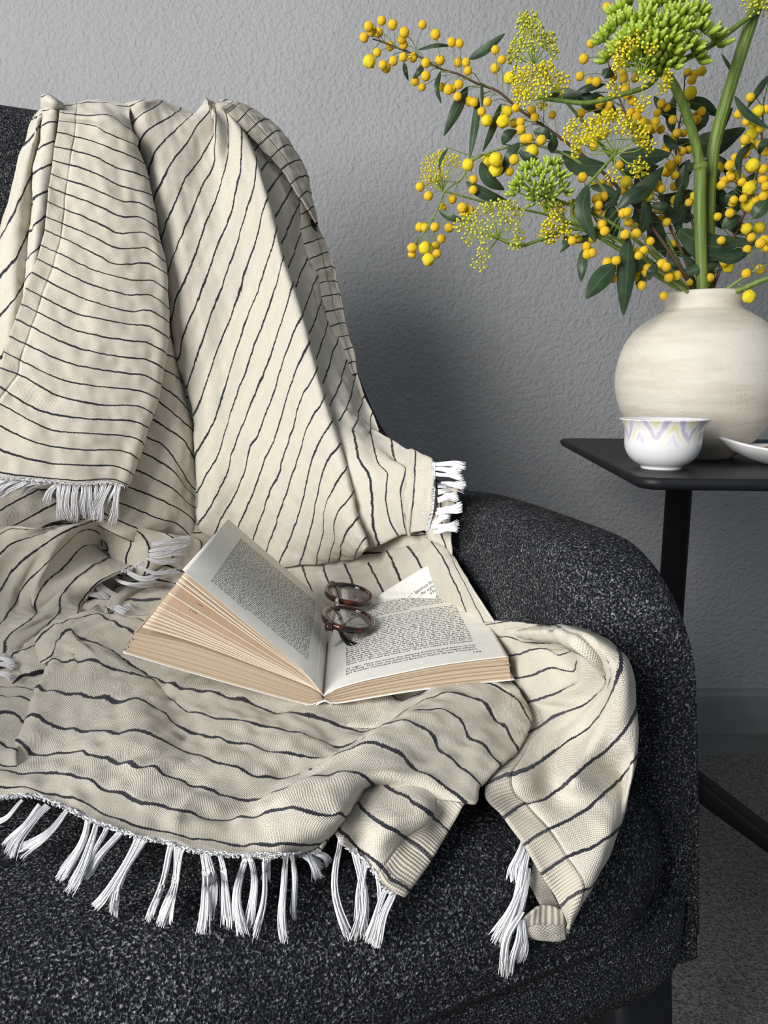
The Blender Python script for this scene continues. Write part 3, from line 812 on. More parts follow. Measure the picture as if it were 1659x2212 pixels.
# ---- back: panel in the dip under the hanging end
EH = [0.014, 0.020, 0.022, 0.008, -0.006]
def re_(s_, *p): return R(s_, *p, h=EH)
patch([
    re_(-4, 'p', (318, 590), (345, 600), (360, 610), (366, 620)), re_(-2, 'p', (312, 665), (345, 680), (365, 700), (374, 712)), re_(-1, 'Z3', (180, 400), (320, 480), (380, 525), (410, 560)), re_(0, 'Z3', (180, 580), (305, 635), (410, 700), (440, 740)),
    re_(1, 'Z3', (150, 710), (275, 770), (350, 800), (465, 885), (490, 920)), re_(2, 'Z5', (240, -80), (370, 5), (520, 110), (650, 250), (680, 300)), re_(3, 'Z5', (200, 50), (330, 125), (520, 270), (690, 440), (715, 490)),
    re_(4, 'Z5', (160, 200), (285, 280), (420, 370), (570, 470), (660, 620), (706, 740), (730, 800)), re_(5, 'Z5', (110, 370), (245, 445), (400, 520), (530, 680), (620, 830), (716, 945), (745, 1000)),
    re_(6, 'Z5', (60, 510), (195, 575), (350, 650), (490, 740), (610, 890), (722, 1020), (745, 1070)), re_(7, 'Z5', (20, 670), (150, 730), (300, 800), (500, 910), (640, 1040), (726, 1105), (748, 1140)),
    re_(8, 'Z5', (-40, 820), (90, 880), (250, 940), (450, 1030), (620, 1130), (712, 1250), (730, 1310)), re_(9, 'Z5', (-80, 970), (40, 1025), (200, 1090), (370, 1160), (520, 1200), (640, 1310), (690, 1400)),
    re_(10, 'Z5', (-160, 1090), (0, 1165), (200, 1250), (400, 1280), (490, 1320), (560, 1400)), re_(11, 'Z5', (-260, 1190), (-100, 1250), (60, 1330), (250, 1390), (380, 1440))])
# ---- right: end with white fringe thrown over the corner of back and arm
FH = [0.010, 0.034, 0.036, 0.030, 0.02]
def rf(s_, *p): return R(s_, *p, h=FH)
patch([
    rf(-1.0, 'Z6', (400, 130), (430, 250), (500, 500), (560, 740), (620, 960), (660, 1150), (700, 1300), (730, 1450)), rf(-0.45, 'Z6', (470, 175), (540, 400), (590, 640), (660, 900), (690, 1080), (730, 1260), (775, 1430)),
    rf(0, 'Z6', (596, 255), (600, 270), (660, 450), (700, 630), (790, 800), (810, 1000), (830, 1200), (890, 1390)), rf(1, 'Z6', (786, 366), (790, 385), (840, 580), (880, 690), (950, 780), (940, 980), (970, 1170), (1040, 1310)),
    rf(2, 'Z6', (976, 474), (985, 490), (1030, 680), (1110, 750), (1080, 930), (1090, 1130), (1110, 1300)), rf(2.55, 'Z6', (1120, 560), (1130, 590), (1140, 760), (1125, 950), (1120, 1130), (1125, 1310)),
    R(2.75, 'Z6', (1150, 552), (1160, 580), (1165, 760), (1150, 950), (1135, 1130), (1130, 1310), h=[0.014, 0.042, 0.044, 0.04, 0.03]), R(3, 'Z6', (1185, 570), (1190, 590), (1190, 800), (1170, 1000), (1140, 1290), h=[0.014, 0.042, 0.044, 0.04, 0.03]),
    R(3.7, 'Z6', (1335, 650), (1345, 670), (1345, 900), (1325, 1100), (1285, 1260), h=[0.01, 0.040, 0.042, 0.04, 0.03])])
# second layer below that fringe
patch([R(0.3, 'Z6', (1290, 900), (1290, 1100), (1280, 1330), h=[0.024, 0.024]), R(1, 'Z6', (1425, 900), (1420, 1150), (1420, 1300), (1450, 1420), h=[0.024, 0.024]),
       R(1.45, 'Z6', (1560, 900), (1540, 980), (1505, 1150), (1495, 1300), (1500, 1480), h=[0.022, 0.02])])
# ---- seat: ridge behind the book
GH = [-0.035, 0.012, 0.034, 0.026, 0.006]
def rg(s_, *p): return R(s_, 'p', *p, h=GH)
patch([rg(-1.6, (555, 1180), (560, 1222), (590, 1260), (640, 1330)), rg(-1, (592, 1200), (596, 1215), (625, 1250), (660, 1320)), rg(0, (642, 1192), (648, 1209), (668, 1262), (700, 1330)), rg(1, (686, 1190), (692, 1205), (710, 1258), (740, 1330)),
       rg(2, (728, 1186), (736, 1201), (764, 1264), (800, 1340)), rg(3, (775, 1178), (783, 1194), (825, 1272), (860, 1340)), rg(4, (820, 1160), (829, 1175), (862, 1241), (905, 1330)), rg(5, (860, 1150), (869, 1166), (898, 1205), (960, 1320)),
       rg(6, (900, 1128), (911, 1144), (935, 1172), (985, 1260), (1010, 1330)), rg(7, (930, 1128), (945, 1148), (968, 1190), (1010, 1270), (1050, 1345)), rg(7.6, (950, 1140), (964, 1170), (992, 1220), (1030, 1285), (1068, 1345))])
# ---- seat: mound on the left with its own fringed hem
MH = [0.010, 0.030, 0.046, 0.052, 0.030, 0.0]
def rm(s_, *p): return R(s_, *p, h=MH)
patch([rm(-1.2, 'L1', (-300, 640), (-120, 520), (60, 470), (300, 488), (560, 465), (700, 425)), rm(0, 'L1', (-300, 780), (-150, 660), (0, 550), (90, 492), (300, 494), (600, 470), (760, 425)), rm(1, 'L1', (-300, 1000), (-150, 860), (0, 715), (120, 610), (370, 530), (640, 460), (820, 412)),
       rm(2, 'L1', (-300, 1330), (-100, 1180), (0, 1020), (80, 890), (200, 760), (480, 560), (720, 450), (850, 412), (930, 430), (1000, 500), (1025, 610)),
       rm(3, 'L1', (-200, 1560), (0, 1310), (130, 1130), (200, 990), (400, 790), (560, 620), (700, 505), (800, 495), (865, 540), (880, 640)),
       rm(4, 'L1', (0, 1680), (40, 1550), (60, 1440), (250, 1290), (310, 1200), (300, 1130), (380, 970), (550, 820), (700, 655), (790, 635), (860, 660)),
       rm(5, 'L1', (330, 1420), (430, 1300), (510, 1220), (530, 1070), (620, 960), (800, 820), (955, 735), (1010, 740)), rm(6.1, 'L1', (640, 1330), (690, 1230), (720, 1110), (850, 965), (1000, 890), (1140, 830), (1245, 765))])
# bits of cloth in the hollow between mound, book and back
patch([R(0, 'L1', (700, 560), (900, 600), (940, 720), (1000, 860), h=[0.006, 0.006]), R(1, 'L1', (900, 480), (1130, 595), (1090, 745), (1100, 900), h=[0.014, 0.014]), R(2, 'L1', (1150, 470), (1270, 600), (1290, 760), (1240, 900), h=[0.022, 0.02]),
       R(3, 'L1', (1440, 530), (1520, 600), (1500, 720), (1440, 800), h=[0.022, 0.02]), R(4, 'L1', (1660, 560), (1740, 600), (1720, 720), (1620, 860), h=[0.018, 0.014])])
patch([R(0, 'L1', (1360, 640), (1620, 670), (1780, 740), h=[0.014, 0.014]), R(1, 'L1', (1160, 760), (1300, 770), (1440, 800), (1560, 855), (1720, 900), h=[0.014, 0.014]), R(2, 'L1', (1000, 1000), (1150, 960), (1350, 930), (1600, 980), h=[0.012, 0.014]),
       R(3, 'L1', (900, 1240), (1000, 1190), (1170, 1112), (1280, 1060), (1400, 1035), (1600, 1050), h=[0.014, 0.014]), R(4, 'L1', (1000, 1330), (1200, 1260), (1400, 1230), (1600, 1230), h=[0.01, 0.01])])
patch([R(0, 'L1', (720, 1280), (800, 1180), (880, 1150), (930, 1180), (965, 1245), (990, 1300), h=[0.0, 0.024, 0.024, 0.0]), R(1, 'L1', (800, 1320), (900, 1260), (1000, 1240), (1060, 1300), h=[0.0, 0.01, 0.0])])
patch([R(-1, 'L1', (-260, 380), (-100, 280), (60, 170), (160, 120), h=[0.012, 0.012]), R(0, 'L1', (-220, 500), (0, 335), (100, 270), (225, 205), (330, 150), h=[0.014, 0.014]), R(1, 'L1', (-100, 600), (80, 480), (220, 410), (380, 320), (520, 250), h=[0.014, 0.014]), R(2, 'L1', (250, 570), (420, 450), (600, 400), (720, 340), h=[0.012, 0.012])])
# left edge: folds below the mound
patch([R(0, 'L2', (-200, 260), (0, 340), (130, 345), (310, 365), (400, 400), h=[0.012, 0.012]), R(1, 'L2', (-200, 380), (0, 405), (60, 425), (270, 460), (360, 500), h=[0.014, 0.014]), R(2, 'L2', (-200, 560), (0, 555), (70, 545), (130, 570), (215, 655), (300, 700), h=[0.016, 0.018, 0.008]),
       R(3, 'L2', (-200, 760), (0, 810), (50, 845), (150, 900), h=[0.016, 0.016]), R(4, 'L2', (-200, 960), (0, 1010), (150, 1040), h=[0.012, 0.010]), R(5, 'L2', (-240, 1080), (-60, 1110), (60, 1120), h=[0.006, 0.006])])
patch([R(0, 'L1', (80, 1750), (100, 1600), (170, 1560), (240, 1530), (330, 1480), h=[0.0, 0.012, 0.016, 0.016]), R(1, 'L2', (120, 330), (200, 250), (280, 240), (345, 215), (420, 180), h=[0.002, 0.010, 0.012]), R(-1, 'L1', (60, 1600), (160, 1450), (300, 1400), (420, 1380), h=[0.0, 0.016, 0.018])])

# ---- seat: broad front sheet, valley, ridge and the flap with the ribbed selvedge
IH = None
def ri(s_, *p): return R(s_, *p, h=[0.010, 0.020, 0.020, 0.016, 0.012, 0.012])
RIDGE = 0.040
patch([
    R(-2.6, 'L1', (330, 1480, 0.0), (420, 1340, 0.022), (560, 1250, 0.032), (760, 1215, 0.034), (1000, 1235, 0.026), (1250, 1250, 0.02), 'p', (500, 1400, 0.012), (750, 1440, 0.012), (960, 1440, 0.02), (1060, 1455, 0.02), (1110, 1480, 0.02), (1140, 1545, 0.014)),
    R(-1, 'L1', (230, 1560, 0.0), (330, 1440, 0.022), (480, 1330, 0.036), (640, 1270, 0.040), (820, 1240, 0.034), (960, 1290, 0.026), (1160, 1385, 0.018), 'p', (500, 1440, 0.010), (735, 1500, 0.004), 'L4', (310, 385, 0.004), (430, 435, 0.003), (560, 400, 0.012), (680, 335, 0.024), (870, 310, 0.036), (1050, 300, 0.040), (1180, 312, 0.040), (1350, 380, 0.034), (1470, 500, 0.026), (1550, 660, 0.016)),
    R(0, 'L1', (250, 1700, 0.0), (370, 1640, 0.016), (450, 1590, 0.026), (490, 1460, 0.036), (600, 1365, 0.042), (690, 1440, 0.030), (800, 1480, 0.022), (950, 1550, 0.018), (1080, 1640, 0.016), 'L3', (0, 235, 0.014), (180, 245, 0.014), (380, 295, 0.012), (500, 300, 0.012), (750, 390, 0.010), (1150, 470, 0.006), (1350, 530, 0.002), (1600, 600, -0.002), 'L4', (330, 640, 0.014), (510, 525, 0.028), (640, 450, 0.036), (840, 405, 0.040), (1000, 425, 0.040), (1140, 480, 0.036), (1215, 575, 0.028), (1325, 685, 0.022), (1440, 880, 0.014)),
    R(1, 'L2', (380, 210, 0.0), (430, 110, 0.022), (460, 82, 0.030), (540, 105, 0.030), (640, 95, 0.030), (690, 135, 0.028), (790, 112, 0.028), (920, 165, 0.026), (1100, 200, 0.024), (1280, 265, 0.018), (1400, 350, 0.012), (1500, 460, 0.010), (1650, 555, 0.010), 'L3', (180, 455, 0.012), (280, 490, 0.012), (370, 480, 0.012), (580, 530, 0.010), (850, 580, 0.008), (1110, 650, 0.002), (1340, 718, -0.003), 'L4', (130, 760, 0.006), (300, 665, 0.020), (400, 602, 0.028), (520, 540, 0.036), (640, 520, 0.040), (800, 545, 0.038), (900, 600, 0.034), (970, 690, 0.030), (1020, 780, 0.026), (1130, 860, 0.022), (1280, 1045, 0.014)),
    R(2, 'L2', (300, 430, 0.0), (318, 370, 0.016), (330, 350, 0.024), (400, 385, 0.026), (500, 390, 0.026), (570, 415, 0.026), (690, 405, 0.026), (770, 435, 0.026), (880, 425, 0.026), (1060, 475, 0.026), (1190, 440, 0.026), (1320, 500, 0.020), (1450, 590, 0.012), (1550, 690, 0.008), (1650, 730, 0.008), 'L3', (110, 605, 0.008), (200, 640, 0.010), (290, 630, 0.012), (390, 685, 0.010), (540, 690, 0.010), (640, 740, 0.008), (900, 790, 0.004), (1080, 840, -0.002), (1200, 825, 0.0), (1400, 740, 0.014), 'L4', (180, 742, 0.026), (300, 665, 0.034), (480, 650, 0.040), (600, 680, 0.038), (700, 770, 0.032), (770, 900, 0.026), (930, 1030, 0.022), (1110, 1205, 0.014)),
    R(3, 'L2', (200, 680, 0.0), (230, 610, 0.014), (250, 590, 0.020), (330, 610, 0.022), (480, 690, 0.016), (600, 690, 0.018), (740, 735, 0.022), (830, 720, 0.024), (920, 735, 0.024), (1000, 765, 0.024), (1110, 730, 0.026), (1250, 735, 0.024), (1380, 785, 0.020), (1480, 820, 0.016), (1560, 880, 0.010), (1650, 920, 0.008), 'L3', (140, 825, 0.008), (280, 870, 0.010), (430, 885, 0.010), (590, 950, 0.006), (870, 975, -0.002), (1020, 950, 0.002), (1080, 912, 0.008), (1310, 795, 0.026), (1450, 730, 0.032), (1650, 690, 0.038), 'L4', (270, 845, 0.038), (440, 950, 0.030), (490, 1020, 0.026), (620, 1110, 0.024), (780, 1190, 0.020), (985, 1340, 0.014)),
    R(4, 'L2', (60, 860, 0.0), (130, 800, 0.014), (175, 795, 0.018), (220, 860, 0.014), (290, 935, 0.008), (500, 925, 0.012), (720, 910, 0.018), (770, 945, 0.018), (930, 955, 0.020), (1020, 1000, 0.020), (1110, 1005, 0.020), (1190, 1050, 0.020), (1320, 1040, 0.018), (1400, 1100, 0.014), (1550, 1140, 0.010), (1650, 1180, 0.008), 'L3', (250, 1090, 0.006), (400, 1150, 0.003), (530, 1170, 0.0), (690, 1165, 0.004), (870, 1110, 0.014), (1000, 1050, 0.022), (1110, 1000, 0.030), (1340, 935, 0.036), (1480, 948, 0.036), (1560, 980, 0.032), (1612, 1022, 0.022), (1600, 1060, 0.006)),
    R(5, 'L2', (-200, 950, 0.006), (0, 1065, 0.010), (80, 1090, 0.010), (250, 1085, 0.012), (480, 1070, 0.014), (560, 1100, 0.016), (720, 1140, 0.016), (960, 1230, 0.016), (1050, 1235, 0.016), (1250, 1330, 0.014), (1400, 1370, 0.010), (1560, 1440, 0.008), 'L3', (0, 1300, 0.006), (150, 1345, 0.002), (400, 1365, 0.001), (480, 1335, 0.006), (700, 1290, 0.018), (900, 1245, 0.028), (1000, 1265, 0.030), (1200, 1290, 0.030), (1330, 1300, 0.026), (1392, 1302, 0.016), (1370, 1330, 0.004)),
    R(6.35, 'L2', (-200, 1270, 0.002), (0, 1290, 0.004), (300, 1270, 0.006), (450, 1320, 0.008), (620, 1400, 0.008), (800, 1480, 0.006), (1000, 1560, 0.006), 'p', (300, 1806, 0.004), (359, 1818, 0.003), (422, 1836, 0.004), (506, 1844, 0.010), (591, 1844, 0.016), (650, 1843, 0.016), (688, 1836, 0.010), (692, 1830, 0.002)),
], band=None, amp=(0.0009, 0.0011))
# flap under the fold, selvedge on the right
patch([
    R(2.6, 'L4', (300, 840, 0.006), (430, 880, 0.016), (600, 980, 0.014), (800, 1090, 0.012), (1040, 1260, 0.006)),
    R(3.2, 'L4', (200, 960, 0.004), (330, 960, 0.014), (490, 1040, 0.018), (620, 1140, 0.017), (780, 1220, 0.015), (960, 1365, 0.010)),
    R(4, 'L4', (80, 1080, 0.0), (180, 1100, 0.008), (240, 1130, 0.014), (320, 1230, 0.014), (480, 1310, 0.016), (640, 1420, 0.015), (745, 1500, 0.013), (835, 1580, 0.010)),
    R(5, 'L4', (-40, 1230, 0.0), (0, 1280, 0.004), (50, 1330, 0.010), (170, 1460, 0.012), (330, 1550, 0.013), (480, 1650, 0.012), 'p', (905, 1832, 0.011), (933, 1857, 0.009)),
    R(6.2, 'p', (722, 1800, 0.002), (735, 1818, 0.004), (765, 1842, 0.006), (793, 1864, 0.008), (815, 1895, 0.009), (831, 1921, 0.009), (850, 1932, 0.009), (872, 1941, 0.008)),
], band='R', amp=(0.0006, 0.0009))
# ---- right flap: bowl-shaped fold and tongue with ribbed selvedge on its left
patch([
    R(-1, 'L5', (300, 300, 0.004), (380, 300, 0.008), (450, 300, 0.008), (580, 350, 0.006), (720, 372, 0.002), (900, 400, 0.0)), R(0, 'L5', (380, 490, 0.004), (455, 470, 0.008), (560, 450, 0.008), (680, 412, 0.007), (780, 412, 0.003), (870, 455, -0.002), (980, 430, 0.004), (1040, 400, 0.012)),
    R(1, 'L5', (440, 680, 0.004), (515, 660, 0.008), (640, 640, 0.008), (840, 572, 0.006), (900, 590, 0.002), (1015, 600, 0.002), (1050, 520, 0.012), (1072, 440, 0.022)),
    R(2, 'L5', (500, 920, 0.004), (590, 885, 0.008), (750, 830, 0.009), (950, 760, 0.009), (1130, 698, 0.010), (1172, 640, 0.018), (1188, 560, 0.026), (1190, 490, 0.032)),
    R(3, 'L5', (560, 1180, 0.002), (680, 1110, 0.008), (850, 1000, 0.010), (1080, 910, 0.013), (1230, 810, 0.020), (1312, 690, 0.030), (1265, 560, 0.040), (1180, 462, 0.044), (1100, 370, 0.046), (980, 270, 0.042), (885, 216, 0.028), (850, 205, 0.0)),
    R(3.5, 'L5', (420, 1370, 0.006), (560, 1310, 0.010), (760, 1180, 0.014), (1000, 1050, 0.018), (1220, 890, 0.026), (1330, 740, 0.036), (1345, 560, 0.046), (1290, 430, 0.050), (1190, 330, 0.048), (1080, 262, 0.034), (1050, 240, 0.004)),
    R(4, 'L5', (262, 1592, 0.008), (350, 1550, 0.010), (480, 1510, 0.012), (600, 1460, 0.014), (920, 1250, 0.018), (1150, 1100, 0.024), (1270, 970, 0.032), (1350, 800, 0.042), (1410, 600, 0.050), (1420, 500, 0.048), (1405, 430, 0.030), (1400, 415, 0.004)),
    R(5, 'L6', (412, 422, 0.008), (600, 302, 0.010), (700, 290, 0.012), (870, 200, 0.014), (1000, 90, 0.018), 'L5', (1110, 1420, 0.022), (1300, 1270, 0.030), (1450, 1110, 0.038), (1530, 960, 0.034), (1548, 900, 0.010)),
    R(6, 'L6', (588, 662, 0.008), (740, 562, 0.010), (850, 510, 0.012), (1050, 410, 0.016), (1200, 290, 0.022), (1350, 150, 0.028), (1450, 60, 0.030), 'L5', (1530, 1380, 0.022), (1552, 1330, 0.0)),
    R(7, 'L6', (736, 912, 0.008), (880, 820, 0.010), (1000, 752, 0.014), (1180, 690, 0.020), (1300, 600, 0.024), (1385, 525, 0.018), (1415, 490, 0.0)),
    R(8, 'L6', (902, 1192, 0.008), (980, 1122, 0.012), (1080, 1052, 0.018), (1150, 1012, 0.016), (1185, 985, 0.002)),
    R(8.6, 'L6', (962, 1325, 0.008), (990, 1290, 0.012), (1030, 1240, 0.010), (1050, 1215, 0.002)),
    R(9.1, 'L6', (958, 1420, 0.004), (966, 1410, 0.006), (975, 1395, 0.005), (982, 1385, 0.002)),
], band='L', amp=(0.0006, 0.0009))
# top lip rolled over the bowl
patch([R(3.3, 'L5', (1440, 500, 0.012), (1330, 340, 0.022), (1120, 240, 0.020), (880, 208, 0.012), (660, 225, 0.008), (500, 262, 0.004)), R(3, 'L5', (1330, 600, 0.036), (1200, 470, 0.050), (1060, 340, 0.052), (900, 255, 0.046), (700, 255, 0.036), (500, 272, 0.012)),
       R(2.6, 'L5', (1290, 650, 0.030), (1160, 490, 0.044), (1000, 415, 0.040), (880, 368, 0.036), (740, 345, 0.028), (505, 285, 0.010))], stripes=False)
patch([R(0, 'L5', (150, 150, 0.003), (400, 160, 0.004), (640, 190, 0.003), (900, 220, 0.003)), R(0.9, 'L5', (260, 330, 0.004), (450, 330, 0.004), (680, 340, 0.003), (950, 330, 0.004)), R(1.4, 'L5', (340, 470, 0.003), (520, 430, 0.003), (700, 410, 0.003), (980, 420, 0.003))])
patch([R(0, 'L5', (200, 200, 0.004), (300, 190, 0.006), (440, 168, 0.006), (640, 184, 0.004), (860, 212, 0.004)), R(0.5, 'L5', (250, 260, 0.002), (400, 250, 0.004), (520, 225, 0.006), (640, 240, 0.004), (760, 235, 0.004))])
# underside of the tongue's turned-up corner (ribbed, no dark lines)
patch([R(0.0, 'L6', (660, 740, 0.001), (720, 860, 0.001), (820, 1030, 0.001), (960, 1330, 0.001)), R(1, 'L6', (640, 1000, 0.001), (740, 1180, 0.001), (860, 1320, 0.002), (955, 1440, 0.003))], stripes=False)
n_b = len(BANDS)
patch([R(0.0, 'L6', (570, 1290, 0.004), (585, 1400, 0.004), (592, 1425, 0.002)), R(1, 'L6', (690, 1200, 0.004), (680, 1400, 0.005), (690, 1462, 0.003)), R(2.2, 'L6', (840, 1195, 0.005), (830, 1400, 0.006), (840, 1488, 0.004)), R(3.2, 'L6', (935, 1230, 0.005), (950, 1350, 0.006), (945, 1470, 0.004))], band='L', stripes=False)
# ---- layer lying flat below all the folds
def under(rows, k):
    patch([R(s_ * k, 'p', *[(lu + (ru - lu) * q / 10, v_ + 12 * q / 10, 0.001) for q in range(11)]) for s_, (v_, lu, ru) in enumerate(rows)])
under([(262, 120, 560), (330, 112, 600), (400, 104, 640), (480, 96, 670), (560, 78, 690), (640, 50, 715), (720, 20, 735), (800, -10, 755), (880, -40, 770), (960, -60, 780), (1020, -60, 780), (1080, -60, 800), (1130, -60, 820)], 1.7)
under([(1100, -60, 880), (1130, -60, 900), (1150, -60, 930), (1200, -60, 960), (1260, -60, 1000), (1320, -60, 1040), (1400, -60, 1060), (1480, -60, 1080), (1560, -60, 1060)], 1.1)

cl0 = P3(560, 1500, 0.0)
blanket = empty('throw_blanket', (cl0.x, cl0.y, 0.44), 0, 'cream cotton throw blanket with thin dark stripes and white fringe, draped over the armchair', 'blanket')
me = uvmesh('cloth', np.concatenate(CLOTH['v']), np.concatenate(CLOTH['f']), np.concatenate(CLOTH['uv']))
cloth = obj('cloth', me, M_CLOTH, blanket, world=True)
for v_, f_, u_ in BANDS:
    bo = obj('selvedge_band', uvmesh('selvedge_band', v_, f_, u_), M_BAND, blanket, world=True)
    so = bo.modifiers.new('thickness', 'SOLIDIFY'); so.thickness = 0.0016; so.offset = 0.0
so = cloth.modifiers.new('thickness', 'SOLIDIFY'); so.thickness = 0.0014; so.offset = 0.0

# ---- white fringe: every knotted tassel is a part
M_FRINGE = MT('white_fringe_yarn', 0.8, 0.15, (0.78, 0.78, 0.80)).m
def tassel(root, tip, hr=0.01, ht=0.003, n=10, spread=9.0, sag=0.0, crop='p', rad=0.00026):
    """a bundle of fine loose yarns that starts in a knot at the hem and frays towards its tip"""
    cr = CROP[crop]
    q = lambda p: (cr[0] + p[0] / cr[2], cr[1] + p[1] / cr[2])
    a, b = q(root), q(tip)
    a = (a[0] - (b[0] - a[0]) * 0.04, a[1] - (b[1] - a[1]) * 0.04)
    m = MB()
    dx, dy = b[0] - a[0], b[1] - a[1]
    L = math.hypot(dx, dy) + 1e-6
    nx, ny = -dy / L, dx / L
    bend = random.uniform(-0.09, 0.09) * L + sag
    ph = random.uniform(0, 6); ph2 = random.uniform(0, 6)
    wid = [spread * random.uniform(0.55, 1.0), spread * random.uniform(0.5, 0.9), spread * random.uniform(0.7, 1.5)]
    full = random.uniform(0.8, 1.5)
    wid = [x * full for x in wid]
    NS = int(n * 3.2 * full)
    for k in range(NS):
        c0 = random.uniform(-1, 1); c1 = c0 * 0.8 + random.gauss(0, 0.38); tw = random.uniform(-0.5, 0.5)
        e = random.uniform(0.80, 1.03)
        lift = random.uniform(-1, 1) * 0.0018
        pts = []
        NP = 9
        for j in range(NP):
            t = j / (NP - 1) * e
            w0 = wid[0] * (1 - t) ** 2 * 0.45 + wid[1] * 2 * t * (1 - t) * 0.55 + wid[2] * t * t * 0.62
            off = w0 * (c0 * (1 - t) + c1 * t) + bend * math.sin(PI * min(t, 1)) + 0.22 * spread * math.sin(6.5 * t + ph) * t ** 0.5 + 0.10 * spread * math.sin(13 * t + ph2 + k * 0.3) * tw
            hh = hr * (1 - t) + ht * t + lift * (0.4 + 0.6 * t) + 0.003 * math.sin(PI * t)
            pts.append(P3(a[0] + dx * t + nx * off, a[1] + dy * t + ny * off, hh))
        r_ = rad * random.uniform(0.7, 1.4)
        m.tube(pts, [r_ * 1.2] * 3 + [r_] * 5 + [r_ * 0.4], 4, cap=False)
    return m.build('tassel', M_FRINGE, blanket, world=True, fix=False)
for a, b in [((46, 1731), (-6, 1782)), ((82, 1742), (8, 1826)), ((100, 1745), (22, 1850)), ((143, 1752), (40, 1846)), ((188, 1772), (124, 1900)), ((205, 1786), (143, 1928)), ((228, 1792), (160, 1900)), ((257, 1802), (182, 1893)), ((295, 1814), (202, 1961)), ((312, 1818), (240, 1972)), ((368, 1830), (322, 1990)), ((380, 1832), (345, 1998)), ((394, 1836), (366, 1996)),
             ((437, 1844), (434, 2015)), ((446, 1846), (452, 1985)), ((474, 1848), (486, 2007)), ((533, 1850), (522, 2020)), ((538, 1850), (538, 2003)), ((570, 1848), (549, 2030)), ((584, 1848), (578, 1905)), ((618, 1848), (613, 2035)), ((630, 1848), (636, 1985)), ((655, 1846), (700, 1872)), ((684, 1842), (712, 1866)), ((668, 1846), (690, 1900))]:
    tassel(a, b, 0.012, 0.001, 13, 12.0)
for a, b in [((738, 1815), (752, 2027)), ((764, 1840), (770, 2030)), ((790, 1860), (782, 2022)), ((812, 1890), (805, 2042)), ((850, 1930), (812, 2045)), ((834, 1922), (796, 2036))]:
    tassel(a, b, 0.009, 0.000, 13, 12.0)
for a, b in [((1132, 1822), (1106, 1905)), ((1143, 1835), (1118, 1985)), ((1138, 1880), (1098, 2010)), ((1130, 1910), (1076, 2040)), ((1126, 1975), (1086, 2108)), ((1122, 1990), (1100, 2106)), ((1128, 1990), (1118, 2080))]:
    tassel(a, b, 0.005, 0.000, 14, 14.0)
for a, b in [((500, 95), (390, 270)), ((520, 100), (520, 400)), ((560, 110), (550, 410)), ((600, 110), (600, 420)), ((660, 115), (640, 425)), ((720, 110), (690, 400)), ((760, 105), (735, 390)), ((830, 100), (790, 350)), ((900, 95), (800, 420)), ((960, 100), (850, 430)), ((1000, 110), (880, 330)), ((1025, 115), (965, 445)), ((330, 85), (-10, 195)), ((240, 70), (-20, 160)), ((160, 65), (-40, 190)), ((420, 90), (180, 190)), ((60, 60), (-60, 130))]:
    tassel(a, b, 0.052, 0.036, 14, 11.0, crop='L1')
for a, b in [((1350, 690), (1620, 705)), ((1365, 730), (1590, 745)), ((1375, 780), (1600, 800)), ((1390, 870), (1625, 860)), ((1395, 930), (1610, 905)), ((1390, 1000), (1560, 960)), ((1385, 1080), (1590, 1030)), ((1375, 1120), (1590, 1075)), ((1350, 1200), (1480, 1120)), ((1335, 1230), (1565, 1215)), ((1355, 1275), (1550, 1250))]:
    tassel(a, b, 0.046, 0.044, 14, 10.0, crop='Z6')
for a, b, sg in [((1325, 620), (1650, 578), -3), ((1300, 680), (1640, 600), 8), ((1300, 720), (1620, 650), 5), ((1285, 745), (1560, 765), 0), ((1190, 810), (1540, 850), 8), ((1110, 860), (1420, 870), 14), ((1010, 925), (1325, 965), 6), ((860, 970), (1160, 1160), 0), ((850, 1000), (1085, 1215), 0), ((800, 1050), (1060, 1130), -4), ((780, 1060), (1000, 1160), 0)]:
    tassel(a, b, 0.036, 0.024, 13, 9.0, sag=sg, crop='L1')
for a, b in [((-60, 60), (75, 75)), ((-60, 95), (130, 125)), ((-60, 140), (120, 165)), ((-60, 190), (110, 260))]:
    tassel(a, b, 0.03, 0.022, 10, 7.0, crop='L2')

# ---- loose curled threads along the fringed hems
def hem_threads(path, h, n=5, amp=4.0):
    P = catmull([(u, v, hh) for u, v, hh in [(p[0], p[1], h) for p in path]], 400)
    L = np.concatenate([[0], np.cumsum(np.linalg.norm(np.diff(P[:, :2], axis=0), axis=1))])
    m = MB()
    for k in range(n):
        lam = random.uniform(9, 17); ph = random.uniform(0, 6); of = random.uniform(-2, 4)
        pts = []
        N = int(L[-1] / 2.4)
        for i in range(N):
            l_ = L[-1] * i / (N - 1)
            u = np.interp(l_, L, P[:, 0]); v = np.interp(l_, L, P[:, 1])
            a = 2 * PI * l_ / lam + ph + 1.5 * math.sin(l_ / 31 + k)
            pts.append(P3(u + amp * 0.9 * math.cos(a), v + of + amp * math.sin(a) * (0.6 + 0.5 * math.sin(l_ / 17 + k)), h + 0.0015 * math.sin(a * 1.3)))
        m.tube(pts, 0.00030, 4, cap=False)
    return tag(m.build('hem_threads', M_FRINGE, blanket, world=True, fix=False), kind='stuff')
hem_threads([(-10, 1722), (75, 1719), (112, 1731), (155, 1751), (200, 1771), (250, 1791), (300, 1807), (359, 1819), (422, 1837), (506, 1846), (591, 1846), (650, 1845), (690, 1838)], 0.014, 6, 5.0)
hem_threads([(735, 1818), (765, 1842), (793, 1864), (815, 1895), (831, 1921), (850, 1932)], 0.010, 4, 4.0)
hem_threads([(936, 1000), (937, 1055), (932, 1105), (922, 1144)], 0.048, 4, 4.0)
hem_threads([(180, 1300), (212, 1262), (250, 1242), (285, 1228), (311, 1211)], 0.036, 4, 3.5)
